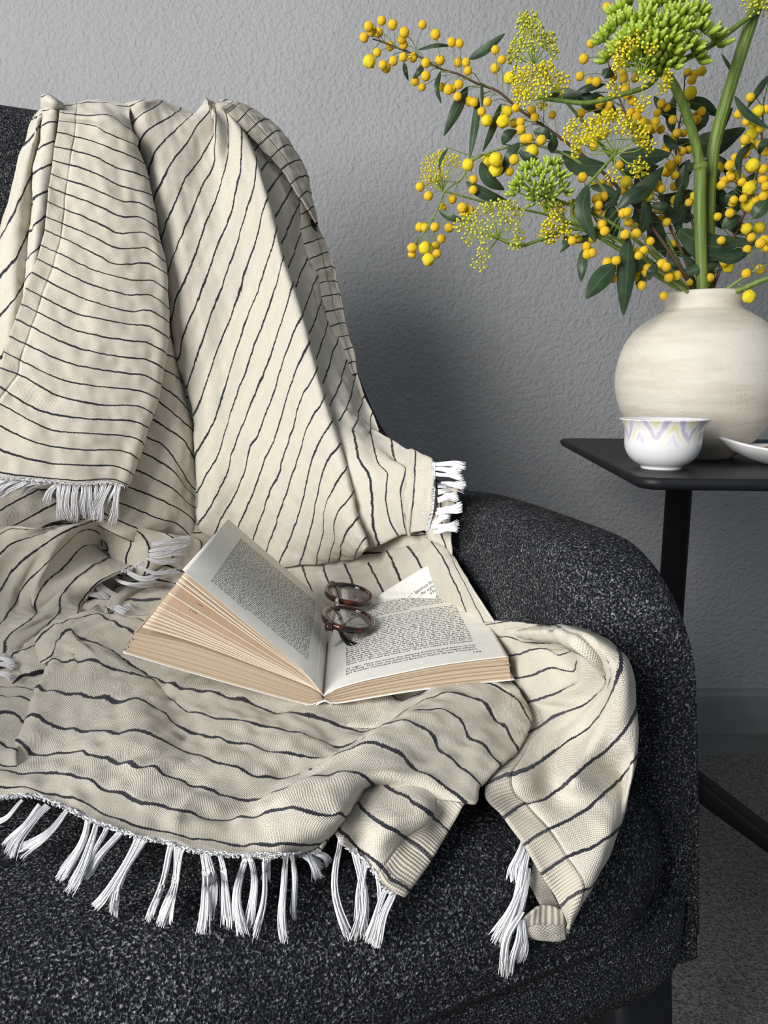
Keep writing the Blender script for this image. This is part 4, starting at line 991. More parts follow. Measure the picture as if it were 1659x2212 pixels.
hem_threads([(-10, 1030), (63, 1037), (118, 1041), (169, 1046), (236, 1042), (268, 1050)], 0.054, 4, 4.0)

# ------------------------------------------------------------------ open paperback
BZ = 0.452
S0 = atZ(699, 1510, BZ)
EY = Vector((-0.045, 1, 0)).normalized(); EX = Vector((EY.y, -EY.x, 0)); EZ = Vector((0, 0, 1))
PH = 0.182                                             # page height (along the spine)
def near(u, v):
    """pixel -> (x, z) in the plane of the book's tail edge"""
    d = Vector(ray(u, v)); o = Vector((0, 0, CAMH))
    k = (S0 - o).dot(EY) / d.dot(EY)
    p = o + d * k - S0
    return (p.dot(EX), p.z)
class Curve:
    def __init__(s, pts, n=80):
        F = catmull(pts, n)
        L = np.concatenate([[0], np.cumsum(np.linalg.norm(np.diff(F, axis=0), axis=1))])
        s.F, s.L, s.T = F, L, L[-1]
    def at(s, a):
        return (float(np.interp(a, s.L, s.F[:, 0])), float(np.interp(a, s.L, s.F[:, 1])))
    def nrm(s, a):
        p, q = s.at(max(a - 0.001, 0)), s.at(min(a + 0.001, s.T))
        dx, dz = q[0] - p[0], q[1] - p[1]
        l = math.hypot(dx, dz) + 1e-9
        return (-dz / l, dx / l)
def W(x, y, z): return S0 + EX * x + EY * y + EZ * z
book = empty('open_book', S0, 0, 'thick paperback book lying open on the blanket, pages yellowed and fanned', 'book')

mp = MT('book_paper', 0.85, 0.1)
c = mp.coord()
mp.color(mp.ramp(mp.noise(c, 260, 3), [(0.3, (0.74, 0.72, 0.66)), (0.7, (0.79, 0.775, 0.72))]))
mp.b.inputs['Subsurface Weight'].default_value = 0.0
M_PAPER = mp.m
mo = MT('yellowed_paper', 0.85, 0.1)
# thin leaves: light shines through them
tr = mo.n('BsdfTranslucent'); tr.inputs['Color'].default_value = (0.80, 0.56, 0.40, 1)
mx = mo.n('MixShader'); mx.inputs[0].default_value = 0.42
mo.color(mo.ramp(mo.noise(mo.coord(), 200, 3), [(0.3, (0.66, 0.56, 0.43)), (0.7, (0.72, 0.62, 0.48))]))
outn = mo.t.nodes['Material Output']
mo.l(mo.b.outputs[0], mx.inputs[1]); mo.l(tr.outputs[0], mx.inputs[2]); mo.l(mx.outputs[0], outn.inputs['Surface'])
M_LEAF = mo.m
me_ = MT('page_edges', 0.9, 0.08)
la = me_.n('Attribute'); la.attribute_name = 'layer'
lv = me_.math('MULTIPLY', la.outputs['Fac'], 1.0)
cb = me_.n('CombineXYZ'); me_.l(lv, cb.inputs[0])
ln1 = me_.noise(cb.outputs[0], 46, 4, 0.75)
ob = me_.coord()
ln2 = me_.noise(ob, 420, 3, 0.7)
me_.color(me_.mix(me_.ramp(ln1, [(0.34, 0.0), (0.62, 1.0)]), (0.46, 0.335, 0.225), (0.74, 0.62, 0.47)))
me_.bump(me_.math('ADD', me_.math('MULTIPLY', ln1, 1.4), me_.math('MULTIPLY', ln2, 0.3)), 0.7, 0.0012)
M_EDGE = me_.m
M_RIM = m_plain('cut_paper_edge', (0.80, 0.70, 0.56), 0.9, 0.05)  # paler than the leaves: highlights on their edges put into the colour
M_COVER = m_plain('paperback_cover', (0.74, 0.73, 0.71), 0.45, 0.4)
M_INK = m_plain('printing_ink', (0.035, 0.033, 0.032), 0.9, 0.05)

# profiles of the right half
R_top = Curve([near(699, 1505), near(708, 1499), near(730, 1490), near(776, 1476), near(862, 1457), near(949, 1440), near(1036, 1428), near(1098, 1421)])
R_bot = Curve([near(703, 1513), near(718, 1518), near(790, 1508), near(862, 1496), near(987, 1479), near(1104, 1468)])
# profiles of the left half
L_bot = Curve([near(697, 1512), near(672, 1522), near(657, 1520), near(494, 1476), near(358, 1437), near(268, 1410)])
L_mid = Curve([near(692, 1500), near(680, 1492), near(657, 1482), near(548, 1441), near(413, 1394), near(291, 1366)])
L_lo = Curve([near(693, 1499), near(682, 1490), near(657, 1478), near(548, 1435), near(413, 1384), near(304, 1350)])
L_hi = Curve([near(699, 1503), near(689, 1489), near(657, 1451), near(603, 1405), near(521, 1337), near(394, 1231)])
def block(name, bot, top, mat, nl=14):
    """a solid stack of leaves between two profiles: tail, fore-edge and head carry the edges of the paper"""
    N = 46
    G = []
    lay = []
    for i in range(nl + 1):
        t = i / nl
        jig = 0.0007 * math.sin(i * 2.3) + 0.0004 * math.sin(i * 5.1)
        row = []
        for k in range(N):
            a = k / (N - 1)
            p, q = bot.at(a * bot.T), top.at(a * top.T)
            row.append((p[0] * (1 - t) + q[0] * t, p[1] * (1 - t) + q[1] * t, jig))
        G.append(row)
    m = MB(); vs = []; fs = []; lay = []
    def add(P, ly):
        n0 = len(vs); r, c_ = len(P), len(P[0])
        for i in range(r):
            for j in range(c_): vs.append(P[i][j]); lay.append(ly[i])
        for i in range(r - 1):
            for j in range(c_ - 1):
                a = n0 + i * c_ + j; fs.append((a, a + 1, a + c_ + 1, a + c_))
    ly = [i / nl for i in range(nl + 1)]
    for y in (0.0008, PH - 0.0008):
        add([[W(x, y + jg * (1 if y < .1 else -1), z) for x, z, jg in row] for row in G], ly)
    add([[W(row[-1][0] + row[-1][2], y, row[-1][1]) for y in np.linspace(0.0008, PH - 0.0008, 8)] for row in G], ly)
    add([[W(row[0][0], y, row[0][1]) for y in np.linspace(0.0008, PH - 0.0008, 3)] for row in G], ly)
    for row in (G[0], G[-1]):
        add([[W(x, y, z) for x, z, jg in row] for y in (0.0008, PH - 0.0008)], [1.0, 1.0])
    me = mesh(name, vs, fs)
    at = me.attributes.new('layer', 'FLOAT', 'POINT'); at.data.foreach_set('value', lay)
    return obj(name, me, mat, book, world=True, smooth=False)
def sheet(name, cur, mat, parent=book, thick=0.00012, y0=0.0, y1=None, N=40, fmap=None, NY=3, rim=None):
    y1 = PH if y1 is None else y1
    m = MB()
    P = []
    for k in range(N):
        a = cur.T * k / (N - 1)
        x, z = cur.at(a)
        P.append([(fmap(a, y0 + (y1 - y0) * j / (NY - 1)) if fmap else W(x, y0 + (y1 - y0) * j / (NY - 1), z)) for j in range(NY)])
    m.grid(P)
    o = m.build(name, mat, parent, world=True, fix=False)
    so = o.modifiers.new('thickness', 'SOLIDIFY'); so.thickness = thick; so.offset = 0.0
    if rim:
        o.data.materials.append(rim); so.material_offset_rim = 1
    return o
block('page_block', R_bot, R_top, M_EDGE)
block('page_block', L_bot, L_mid, M_EDGE)
# covers and spine
def shift(cur, dz, ext=0.0008):
    pts = cur.F[::8].tolist()
    pts.append([cur.F[-1][0] + (cur.F[-1][0] - cur.F[-3][0]) / np.linalg.norm(cur.F[-1] - cur.F[-3]) * ext, cur.F[-1][1] + (cur.F[-1][1] - cur.F[-3][1]) / np.linalg.norm(cur.F[-1] - cur.F[-3]) * ext])
    return Curve([(x, z + dz) for x, z in pts])
sheet('cover', shift(R_bot, -0.0005, 0.0025), M_COVER, thick=0.0004, y0=-0.0002, y1=PH)
sheet('cover', shift(L_bot, -0.0004), M_COVER, thick=0.0003, y0=0.0002, y1=PH)
sp_ = Curve([near(660, 1522), near(676, 1528), near(690, 1518), near(703, 1514), near(718, 1521)])
sheet('spine', sp_, M_COVER, thick=0.0006, y0=-0.001, y1=PH + 0.001, N=16)
sheet('page_gutter', Curve([L_hi.at(0.010), L_hi.at(0.005), (0.0, R_top.at(0.0)[1] + 0.0006), R_top.at(0.004), R_top.at(0.008)]), M_PAPER, thick=0.0002, N=14)
# fanned leaves
def blend(w, jit=0.0):
    a = L_lo.F[::6]; b = L_hi.F[::6]
    return Curve(a * (1 - w) + b * w + np.array([0, jit]) * np.linspace(0, 1, len(a))[:, None])
leaf_no = {}
for w_, cnt in ((0.0, 3), (0.06, 2), (0.13, 2), (0.19, 3), (0.25, 3), (0.30, 1), (0.36, 2), (0.44, 1), (0.61, 2), (0.80, 2), (0.87, 3), (0.93, 2)):
    for q in range(cnt):
        cur = blend(w_ - 0.011 * q + random.uniform(-0.003, 0.003))
        lf = sheet('page', cur, M_LEAF, y0=random.uniform(0, 0.0012), y1=PH - random.uniform(0, 0.001), N=30, thick=0.00034, rim=M_RIM)
        if q == 0: leaf_no[w_] = (cur, lf)
top_left = sheet('page', L_hi, M_PAPER, N=44)
tag(top_left, 'left page covered in small print')

# --- print: letters follow the sheet they are printed on
def ink(name, polys, parent):
    m = MB()
    for vs, f in polys: m.add(vs, f)
    return m.build(name, M_INK, parent, world=True, smooth=False, fix=False)
def text_mesh(body, size=1.0):
    cu = bpy.data.curves.new('t', 'FONT'); cu.body = body; cu.size = size; cu.resolution_u = 2; cu.fill_mode = 'FRONT'
    o = bpy.data.objects.new('t', cu); COL.objects.link(o)
    bpy.context.view_layer.update()
    dg = bpy.context.evaluated_depsgraph_get()
    me = o.evaluated_get(dg).to_mesh()
    vs = [tuple(v.co) for v in me.vertices]; fs = [tuple(p.vertices) for p in me.polygons]
    o.evaluated_get(dg).to_mesh_clear()
    bpy.data.objects.remove(o); bpy.data.curves.remove(cu)
    return vs, fs
def dashes(x0, x1, y, h, rnd_, dens=0.0010):
    """one printed line too small to read: strokes the size of its letters, grouped as words"""
    out = []; x = x0
    while x < x1 - 0.001:
        for _ in range(rnd_.choice((2, 3, 3, 4, 5, 6, 7))):
            w_ = dens * rnd_.uniform(0.30, 0.56); up = h * rnd_.choice((0.52, 0.55, 0.58, 0.9)); dn = h * rnd_.choice((0, 0, 0, 0, 0.22))
            if x + w_ > x1: break
            out.append((x, x + w_, y - dn, y + up)); x += w_ + dens * 0.30
        x += dens * 0.85
    return out
rt = random.Random(3)
polys = []
Lh = L_hi
for i in range(38):
    y = 0.020 + 0.00372 * i
    xa = Lh.T - 0.019; xb = 0.020 if i > 0 else 0.075
    for (p, q, ya, yb) in dashes(0, xa - xb, y, 0.0023, rt):
        vs = []
        for aa, yy in ((p, ya), (q, ya), (q, yb), (p, yb)):
            a_ = xa - aa
            x, z = Lh.at(a_); nx, nz = Lh.nrm(a_)
            if nz < 0: nx, nz = -nx, -nz
            vs.append(W(x + nx * 0.00025, yy, z + nz * 0.00025))
        polys.append((vs, [(0, 1, 2, 3)]))
ink('print', polys, top_left)
for w_, body in ((0.61, '176'), (0.44, '170')):
    cur, lf = leaf_no[w_]
    vs, fs = text_mesh(body, 0.0042)
    xm = max(v[0] for v in vs)
    out = []
    for vx, vy, _ in vs:
        a_ = cur.T - 0.017 - vx
        x, z = cur.at(a_); nx, nz = cur.nrm(a_)
        if nz < 0: nx, nz = -nx, -nz
        out.append(W(x + nx * 0.0002, 0.0105 + vy * 0.9, z + nz * 0.0002))
    ink('page_number', [(out, fs)], lf)

# right page: the far corner is creased and stands up
RW = R_top.T
CRA = Vector((0.040, PH, 0)); CRB = Vector((RW, PH - 0.050, 0))       # ends of the crease on the flat page
FOLD = math.radians(78)
def rp_flat(a, y, off=0.0):
    x, z = R_top.at(min(max(a, 0), RW)); nx, nz = R_top.nrm(min(max(a, 0), RW))
    return W(x + nx * off, y, z + nz * off)
cdir = (CRB - CRA).normalized(); cn = Vector((-cdir.y, cdir.x, 0))     # towards the corner
WA, WB = rp_flat(CRA.x, CRA.y, 0.0006), rp_flat(CRB.x, CRB.y, 0.0006)
axis = (WB - WA).normalized()
def rp(a, y, off=0.0006):
    dd = (Vector((a, y, 0)) - CRA).dot(cn)
    if dd <= 0: return rp_flat(a, y, off)
    t = (Vector((a, y, 0)) - CRA).dot(cdir) / (CRB - CRA).length
    foot = WA.lerp(WB, t)
    up = Vector((0, 0, 1)); up = (up - axis * up.dot(axis)).normalized()
    out_ = axis.cross(up)
    if out_.dot(EY) < 0: out_ = -out_
    ang = FOLD * min(1.0, dd / 0.006)
    ang -= 0.35 * (dd / 0.045) ** 2
    d_ = out_ * math.cos(ang) + up * math.sin(ang)
    nn = -out_ * math.sin(ang) + up * math.cos(ang)
    return foot + d_ * dd + nn * (off - 0.0006)
m = MB()
NA, NY_ = 60, 70
m.grid([[rp(RW * i / NA, PH * j / NY_) for j in range(NY_ + 1)] for i in range(NA + 1)])
top_right = m.build('page', M_PAPER, book, world=True, fix=False)
so = top_right.modifiers.new('thickness', 'SOLIDIFY'); so.thickness = 0.00012; so.offset = -1.0
tag(top_right, 'right page with its far corner creased upward')
# two loose leaves just below it
for q in (1, 2):
    cur = Curve([(x, z - 0.0022 * q * (k / 9) ** 1.2) for k, (x, z) in enumerate(R_top.F[::8].tolist() + [R_top.F[-1].tolist()])])
    sheet('page', cur, M_LEAF, y0=0.0, y1=PH, N=30)
lines_flap = ['gladly. Krasnaya Ploshchad. Spasskaya Bashnya.', None, None, None, None, None, None, None]
read_tail = {0: 'girl Russian reminded Hans of Brecht\u2019s friend Sergei Tretyakov,', 1: 'breathing. The man she asked for directions in her intrepid school-',
             2: 'At night, Hans lies beside the sleeping Katharina and listens to her',
             4: 'which once housed the Hotel Lux. Now it\u2019s called the Centralnaya.', 5: 'don\u2019t turn right. Instead, they head up Ulica Gorkowo, past No. 10,'}
right_bits = {35: 'Ploshchad. Spasskaya Bashnya.', 34: 'ed Russian for eight years', 33: 'attractions of Moscow,', 32: 'time. Lenin is at rest', 31: 'final resting place', 30: 'coffin. At', 29: 'visitors. By', 28: 'fresh'}
polys = []
TX0, TX1, TY0, PITCHL = 0.0165, 0.110, 0.0195, 0.00415
def put_text(body, x0, x1, y, size=0.0041, fit=True):
    vs, fs = text_mesh(body, size)
    if not vs: return
    xm = max(v[0] for v in vs); k = (x1 - x0) / xm if fit else 1.0
    polys.append(([rp(x0 + vx * k, y + vy, 0.0009) for vx, vy, _ in vs], fs))
def put_dashes(x0, x1, y, h=0.0023):
    for (p, q, ya, yb) in dashes(x0, x1, y, h, rt, 0.00125):
        polys.append(([rp(p, ya, 0.0009), rp(q, ya, 0.0009), rp(q, yb, 0.0009), rp(p, yb, 0.0009)], [(0, 1, 2, 3)]))
for i in range(36):
    y = TY0 + PITCHL * i
    if i in (3, 26): continue
    if i in read_tail:
        put_text(read_tail[i], TX0 + (0.0 if i != 25 else 0.004), TX1, y)
    elif i in right_bits:
        ln_ = len(right_bits[i]) * 0.00162
        put_dashes(TX0, TX1 - ln_ - 0.001, y)
        put_text(right_bits[i], TX1 - ln_, TX1, y)
    else:
        put_dashes(TX0 + (0.004 if i == 25 else 0), TX1 if i != 27 else TX0 + 0.055, y)
put_text('199', TX1 - 0.0045, TX1 + 0.0015, 0.0135)
ink('print', polys, top_right)

# ------------------------------------------------------------------ eyeglasses
mg = MT('tortoiseshell', 0.10, 0.5)
c = mg.coord()
mg.color(mg.ramp(mg.noise(c, 95, 2, 0.5), [(0.40, (0.008, 0.004, 0.003)), (0.56, (0.035, 0.009, 0.004)), (0.68, (0.14, 0.035, 0.008)), (0.80, (0.30, 0.10, 0.02))]))
mg.b.inputs['Coat Weight'].default_value = 0.4
M_TORT = mg.m
mlens = MT('clear_lens', 0.0, 0.5, (0.97, 0.95, 0.97))
mlens.b.inputs['Transmission Weight'].default_value = 1.0
mlens.b.inputs['IOR'].default_value = 1.5
M_LENS = mlens.m
mch = MT('polished_metal', 0.18, 0.5, (0.62, 0.58, 0.54)); mch.b.inputs['Metallic'].default_value = 1.0
M_CHROME = mch.m
M_BLACKA = m_plain('black_acetate', (0.006, 0.006, 0.007), 0.18, 0.5)
GA = Vector((-0.045, 1, 0.05)).normalized()                   # near lens -> far lens
GB = Vector((1.0, 0.06, -0.20)); GB = (GB - GA * GB.dot(GA)).normalized()   # brow -> lower rim
GN = GB.cross(GA); GN = GN if GN.z > 0 else -GN
GO = atY(753, 1309, 0.602)
glasses = empty('eyeglasses', GO - Vector((0, 0, 0.012)), 0, 'round tortoiseshell eyeglasses resting folded in the gutter of the open book', 'eyeglasses')
def G3(a, b, n): return GO + GA * a + GB * b + GN * n
def lens_shape(t, k=1.0):
    ca, sa = math.cos(t), math.sin(t)
    x = 0.0222 * k * abs(ca) ** 0.92 * (1 if ca > 0 else -1); y = 0.0192 * k * abs(sa) ** 0.92 * (1 if sa > 0 else -1)
    return x, y * (1.0 if sa > 0 else 0.96)
for sgn in (-1, 1):
    ca_ = 0.0305 * sgn
    m = MB(); rows = []
    for q in range(56):
        t = 2 * PI * q / 56
        x, y = lens_shape(t)
        px_, py_ = lens_shape(t + 0.02); dx, dy = px_ - x, py_ - y; l = math.hypot(dx, dy); nx, ny = dy / l, -dx / l
        brow = 1.0 + 0.35 * max(0, -math.sin(t))
        row = []
        for o_, n_ in ((-0.0006, -0.0022), (-0.0012, 0.0), (-0.0006, 0.0022), (0.0010 * brow, 0.0026), (0.0024 * brow, 0.0018), (0.0029 * brow, 0.0), (0.0024 * brow, -0.0022), (0.0008 * brow, -0.0027)):
            row.append(G3(ca_ + x + nx * o_, y + ny * o_, n_ * 1.0))
        rows.append(row)
    m.grid(rows, close_u=True, close_v=True)
    m.build('rim', M_TORT, glasses, world=True)
    m = MB()
    for n_, dome in ((0.0010, 0.0022), (-0.0006, 0.0022)):
        rows = []
        for k in (0.002, 0.25, 0.5, 0.75, 0.995):
            rows.append([G3(ca_ + lens_shape(2 * PI * q / 56, k)[0], lens_shape(2 * PI * q / 56, k)[1], n_ + dome * (1 - k * k) * 0.6 - 0.001) for q in range(56)])
        m.grid(rows, close_v=True)
    m.grid([[G3(ca_ + lens_shape(2 * PI * q / 56, 0.995)[0], lens_shape(2 * PI * q / 56, 0.995)[1], n_ - 0.001) for q in range(56)] for n_ in (0.0010, -0.0006)], close_v=True)
    m.build('lens', M_LENS, glasses, world=True)
    # end piece, hinge and temple
    m = MB()
    m.tube([G3(ca_ + sgn * 0.0165, -0.0140, 0.0), G3(ca_ + sgn * 0.0215, -0.0155, -0.0005), G3(ca_ + sgn * 0.0240, -0.0150, -0.0030)], [0.0030, 0.0033, 0.0026], 8)
    m.build('end_piece', M_TORT, glasses, world=True)
    m = MB()
    Mh = Matrix((GB, GA, GN)).transposed()
    m.box(G3(ca_ + sgn * 0.0240, -0.0140, -0.0075), (0.0042, 0.0022, 0.0095), Mh)
    m.box(G3(ca_ + sgn * 0.0225, -0.0140, -0.0012), (0.0020, 0.0034, 0.0030), Mh)
    m.build('hinge', M_CHROME, glasses, world=True, smooth=False)
    lift = -0.0072 if sgn < 0 else -0.0100
    m = MB()
    pts = [G3(ca_ + sgn * 0.0232, -0.0130, lift), G3(ca_, -0.0105 + 0.001 * sgn, lift), G3(-sgn * 0.020, -0.0075, lift), G3(-sgn * 0.048, -0.004 + 0.003 * sgn, lift), G3(-sgn * 0.0565, 0.0015 + 0.002 * sgn, lift), G3(-sgn * 0.0585, 0.010, lift)]
    P_ = catmull([p[:] for p in pts], 24)
    m.tube([Vector(p) for p in P_], [0.0014] * 8 + [0.0018] * 8 + [0.0023] * 7 + [0.0014], 8)
    m.build('temple', M_BLACKA, glasses, world=True)
m = MB()
m.tube([G3(-0.0095, -0.0085, 0.0008), G3(-0.004, -0.0105, 0.0025), G3(0.004, -0.0105, 0.0025), G3(0.0095, -0.0085, 0.0008)], 0.0017, 8)
m.build('bridge', M_CHROME, glasses, world=True)

# ------------------------------------------------------------------ flowers in the vase
rf_ = random.Random(21)
def m_flower(name, c0, c1, c2, sc=420):
    m = MT(name, 0.75, 0.15)
    n1 = m.noise(m.coord(), sc, 2, 0.6)
    m.color(m.ramp(n1, [(0.32, c0), (0.5, c1), (0.68, c2)]))
    m.bump(n1, 0.55, 0.0013)
    return m.m
M_POM = m_flower('mimosa_bud_yellow', (0.82, 0.42, 0.010), (0.96, 0.63, 0.028), (0.98, 0.76, 0.11))  # orange end of the ramp: crevice shading painted into the ball colour
M_POMB = m_flower('mimosa_open_yellow', (0.90, 0.60, 0.010), (0.97, 0.78, 0.03), (0.99, 0.87, 0.10))
M_TWIG = m_plain('brown_twig', (0.10, 0.055, 0.035), 0.6, 0.3)
M_GTWIG = m_plain('green_twig', (0.20, 0.26, 0.08), 0.55, 0.3)
ms = MT('stalk_green', 0.45, 0.35)
ms.color(ms.ramp(ms.noise(ms.map(ms.coord(), (60, 60, 4)), 3, 2), [(0.3, (0.085, 0.15, 0.022)), (0.7, (0.19, 0.27, 0.055))]))
M_STALK = ms.m
M_RAY = m_plain('umbel_ray_green', (0.30, 0.42, 0.05), 0.5, 0.3)
M_FLORET = m_flower('umbel_yellow_green', (0.50, 0.46, 0.02), (0.72, 0.62, 0.03), (0.82, 0.72, 0.08), 700)
M_FLORETG = m_flower('umbel_pale_green', (0.36, 0.42, 0.04), (0.58, 0.58, 0.06), (0.75, 0.72, 0.14), 700)
msd = MT('green_seed', 0.45, 0.35)
sz = msd.sep(msd.coord())
msd.color(msd.ramp(msd.math('MULTIPLY', msd.math('ADD', sz[2], 0.001), 70.0), [(0.1, (0.14, 0.25, 0.012)), (0.6, (0.31, 0.44, 0.032)), (0.95, (0.52, 0.60, 0.14))]))
M_SEED = msd.m
ml = MT('grey_green_leaf', 0.42, 0.35)
luv = ml.sep(ml.n('UVMap').outputs[0])
mid = ml.ramp(ml.math('ABSOLUTE', luv[1]), [(0.0, 1.0), (0.10, 0.0)])
lc = ml.ramp(ml.noise(ml.coord(), 55, 3), [(0.3, (0.022, 0.045, 0.020)), (0.7, (0.050, 0.086, 0.043))])
ml.color(ml.mix(ml.math('MULTIPLY', mid, 0.45), lc, (0.13, 0.19, 0.09)))
M_LEAFG = ml.m

def pom_mesh(name, seed, spiky):
    bm = bmesh.new(); bmesh.ops.create_icosphere(bm, subdivisions=3, radius=1.0)
    for v in bm.verts:
        n1 = noise.noise(v.co * (7.0 if spiky else 4.2) + Vector((seed * 3.1, 0, seed)))
        n2 = noise.noise(v.co * 11.0 + Vector((0, seed, 5)))
        v.co *= 1.0 + (0.16 if spiky else 0.10) * n1 + (0.16 if spiky else 0.09) * n2
    me = bpy.data.meshes.new(name); bm.to_mesh(me); bm.free()
    me.polygons.foreach_set('use_smooth', [True] * len(me.polygons))
    me.materials.append(M_POMB if spiky else M_POM)
    return me
POMS = [pom_mesh('pom_bud', i, False) for i in range(4)]; POMB = [pom_mesh('pom_open', i, True) for i in range(3)]
def put(name, me, M, parent):
    o = bpy.data.objects.new(name, me); COL.objects.link(o); o.parent = parent
    o.matrix_world = M if False else Matrix()
    Mp = parent.matrix_basis
    if parent.parent: Mp = parent.parent.matrix_basis @ parent.matrix_parent_inverse @ parent.matrix_basis
    o.matrix_basis = Mp.inverted() @ M
    return o
def leaf_mesh(P0, P1, P2, wid, tilt):
    """lanceolate leaf through three world points"""
    c_ = catmull([P0[:], P1[:], P2[:]], 13)
    vs, uv = [], []
    view = Vector((0, 1, 0.1)).normalized()
    for i in range(13):
        t = i / 12
        p = Vector(c_[i]); d = Vector(c_[min(i + 1, 12)]) - Vector(c_[max(i - 1, 0)]); d.normalize()
        side = d.cross(view)
        if side.length < 1e-4: side = Vector((1, 0, 0))
        side.normalize(); nn = side.cross(d)
        sd = (side * math.cos(tilt) + nn * math.sin(tilt)); up = sd.cross(d)
        w_ = wid * max(0.04, math.sin(PI * (0.03 + 0.95 * t ** 0.8)) ** 0.8) * 0.5
        for k in (-1, -0.5, 0, 0.5, 1):
            vs.append(p + sd * k * w_ + up * (abs(k) ** 1.5 * w_ * 0.28 + 0.1 * w_ * math.sin(4 * t + k)))
            uv.append((t, k))
    fs = [(i * 5 + k, i * 5 + k + 1, i * 5 + k + 6, i * 5 + k + 5) for i in range(12) for k in range(4)]
    me = mesh('leaf', vs, fs)
    l = me.uv_layers.new(name='UVMap')
    for lp in me.loops: l.data[lp.index].uv = uv[lp.vertex_index]
    return me
class Branch:
    def __init__(s, name, label, cat, pts, group=None, mat=None, r0=0.0022, r1=0.0007):
        """pts: (u, v, Y) from the vase mouth outwards"""
        s.P = [atY(*p) for p in pts]
        s.e = empty(name, s.P[0], 0, label, cat, group)
        s.F = [Vector(p) for p in catmull([p[:] for p in s.P], 60)]
        s.mat = mat or M_TWIG
        s.mb = MB()
        root = [Vector((vc.x + (s.F[0].x - vc.x) * 0.3, vc.y + (s.F[0].y - vc.y) * 0.3, TZ + 0.03))]
        s.mb.tube(root + s.F, [r0] + [r0 + (r1 - r0) * i / 59 for i in range(60)], 7)
        s.ped = MB()
        s.px = [proj_(p) for p in s.F]
    def nearest(s, u, v):
        return min(range(len(s.px)), key=lambda i: (s.px[i][0] - u) ** 2 + (s.px[i][1] - v) ** 2)
    def dist(s, u, v):
        i = s.nearest(u, v); return math.hypot(s.px[i][0] - u, s.px[i][1] - v)
    def ball(s, u, v, big=False):
        i = s.nearest(u, v)
        Y = s.F[i].y + rf_.uniform(-0.03, 0.012)
        p = atY(u, v, Y)
        r = (0.0068 if big else 0.0049) * rf_.uniform(0.9, 1.1)
        j = max(0, i - rf_.randint(1, 4))
        a = s.F[j]
        mid_ = a.lerp(p, 0.5) + Vector((0, 0, 0.004))
        s.ped.tube([a, mid_, p], 0.00042, 4, cap=False)
        rot = Matrix.Rotation(rf_.uniform(0, 6), 4, 'X') @ Matrix.Rotation(rf_.uniform(0, 6), 4, 'Z')
        put('flower', rf_.choice(POMB if big else POMS), Matrix.Translation(p) @ rot @ Matrix.Scale(r, 4), s.e)
    def leaf(s, a, b, c, wpx, dy=None):
        i = s.nearest(*a); Y = s.F[i].y + (rf_.uniform(-0.035, 0.02) if dy is None else dy)
        P0, P1, P2 = atY(*a, Y), atY(*b, Y - 0.006), atY(*c, Y + rf_.uniform(-0.012, 0.012))
        if math.hypot(s.px[i][0] - a[0], s.px[i][1] - a[1]) < 60:
            s.ped.tube([s.F[max(i - 2, 0)], P0], 0.0006, 4, cap=False)
        me = leaf_mesh(P0, P1, P2, wpx * 0.00056, rf_.uniform(-0.5, 0.5))
        obj('leaf', me, M_LEAFG, s.e, world=True)
    def done(s):
        s.mb.build('stem', s.mat, s.e, world=True, fix=False)
        if s.ped.v: tag(s.ped.build('flower_stalks', M_GTWIG, s.e, world=True, fix=False), kind='stuff')
def proj_(p):
    z = p.z - CAMH; fw = p.y * cP - z * sP; up = p.y * sP + z * cP
    return (CX + FPX * p.x / fw, CY - FPX * up / fw)
zz = lambda ox, oy, k: (lambda x, y: (ox + x / k, oy + y / k))
q1, q2, q3 = zz(760, 0, 3.567), zz(1200, 0, 3.614), zz(1200, 350, 3.614)
GRP = 'mimosa branches in the vase'
mim = {
    'up_left': Branch('mimosa_branch', 'longest mimosa branch with a bare brown twig reaching far left above the armchair', 'flower branch', [(1506, 640, .885), (1470, 580, .88), (1400, 480, .90), (1300, 370, .91), (1200, 290, .91), (1120, 235, .905), (1075, 197, .90), (1030, 180, .90), (990, 160, .90), (950, 148, .90), (905, 122, .90), (870, 108, .90), (830, 92, .90), (805, 84, .90)], GRP, r0=0.0022, r1=0.0008),
    'low_left': Branch('mimosa_branch', 'pale green mimosa branch arching down to the left below the brown twig', 'flower branch', [(1500, 642, .875), (1430, 560, .86), (1330, 440, .86), (1250, 350, .86), (1189, 322, .855), (1150, 312, .85), (1110, 316, .85), (1060, 328, .85), (1018, 350, .85), (998, 385, .85), (962, 412, .85), (942, 458, .85), (922, 492, .85), (898, 530, .85)], GRP, M_GTWIG, 0.0020, 0.0009),
    'centre': Branch('mimosa_branch', 'mimosa branch rising in the middle towards the green seed head', 'flower branch', [(1512, 640, .90), (1480, 560, .91), (1440, 470, .92), (1415, 380, .925), (1380, 300, .93), (1345, 230, .93), (1315, 140, .93), (1310, 40, .93)], GRP),
    'low': Branch('mimosa_branch', 'short leafy mimosa branch drooping over the left rim of the vase', 'flower branch', [(1505, 645, .86), (1450, 605, .84), (1390, 560, .83), (1330, 520, .83), (1290, 480, .84), (1262, 420, .85)], GRP, M_GTWIG),
    'right': Branch('mimosa_branch', 'densely flowered mimosa branch at the right edge of the picture', 'flower branch', [(1532, 642, .90), (1565, 560, .90), (1600, 480, .90), (1630, 400, .90), (1645, 300, .90), (1650, 210, .90)], GRP),
    'low_right': Branch('mimosa_branch', 'green mimosa sprig leaning low over the right rim of the vase', 'flower branch', [(1545, 643, .85), (1590, 610, .84), (1630, 585, .835), (1680, 560, .83)], GRP, M_GTWIG),
    'mid_right': Branch('mimosa_branch', 'mimosa branch standing between the two thick green stalks', 'flower branch', [(1522, 640, .915), (1510, 540, .93), (1480, 420, .94), (1460, 320, .945), (1475, 230, .945), (1480, 150, .945)], GRP),
}
b1 = mim['up_left']
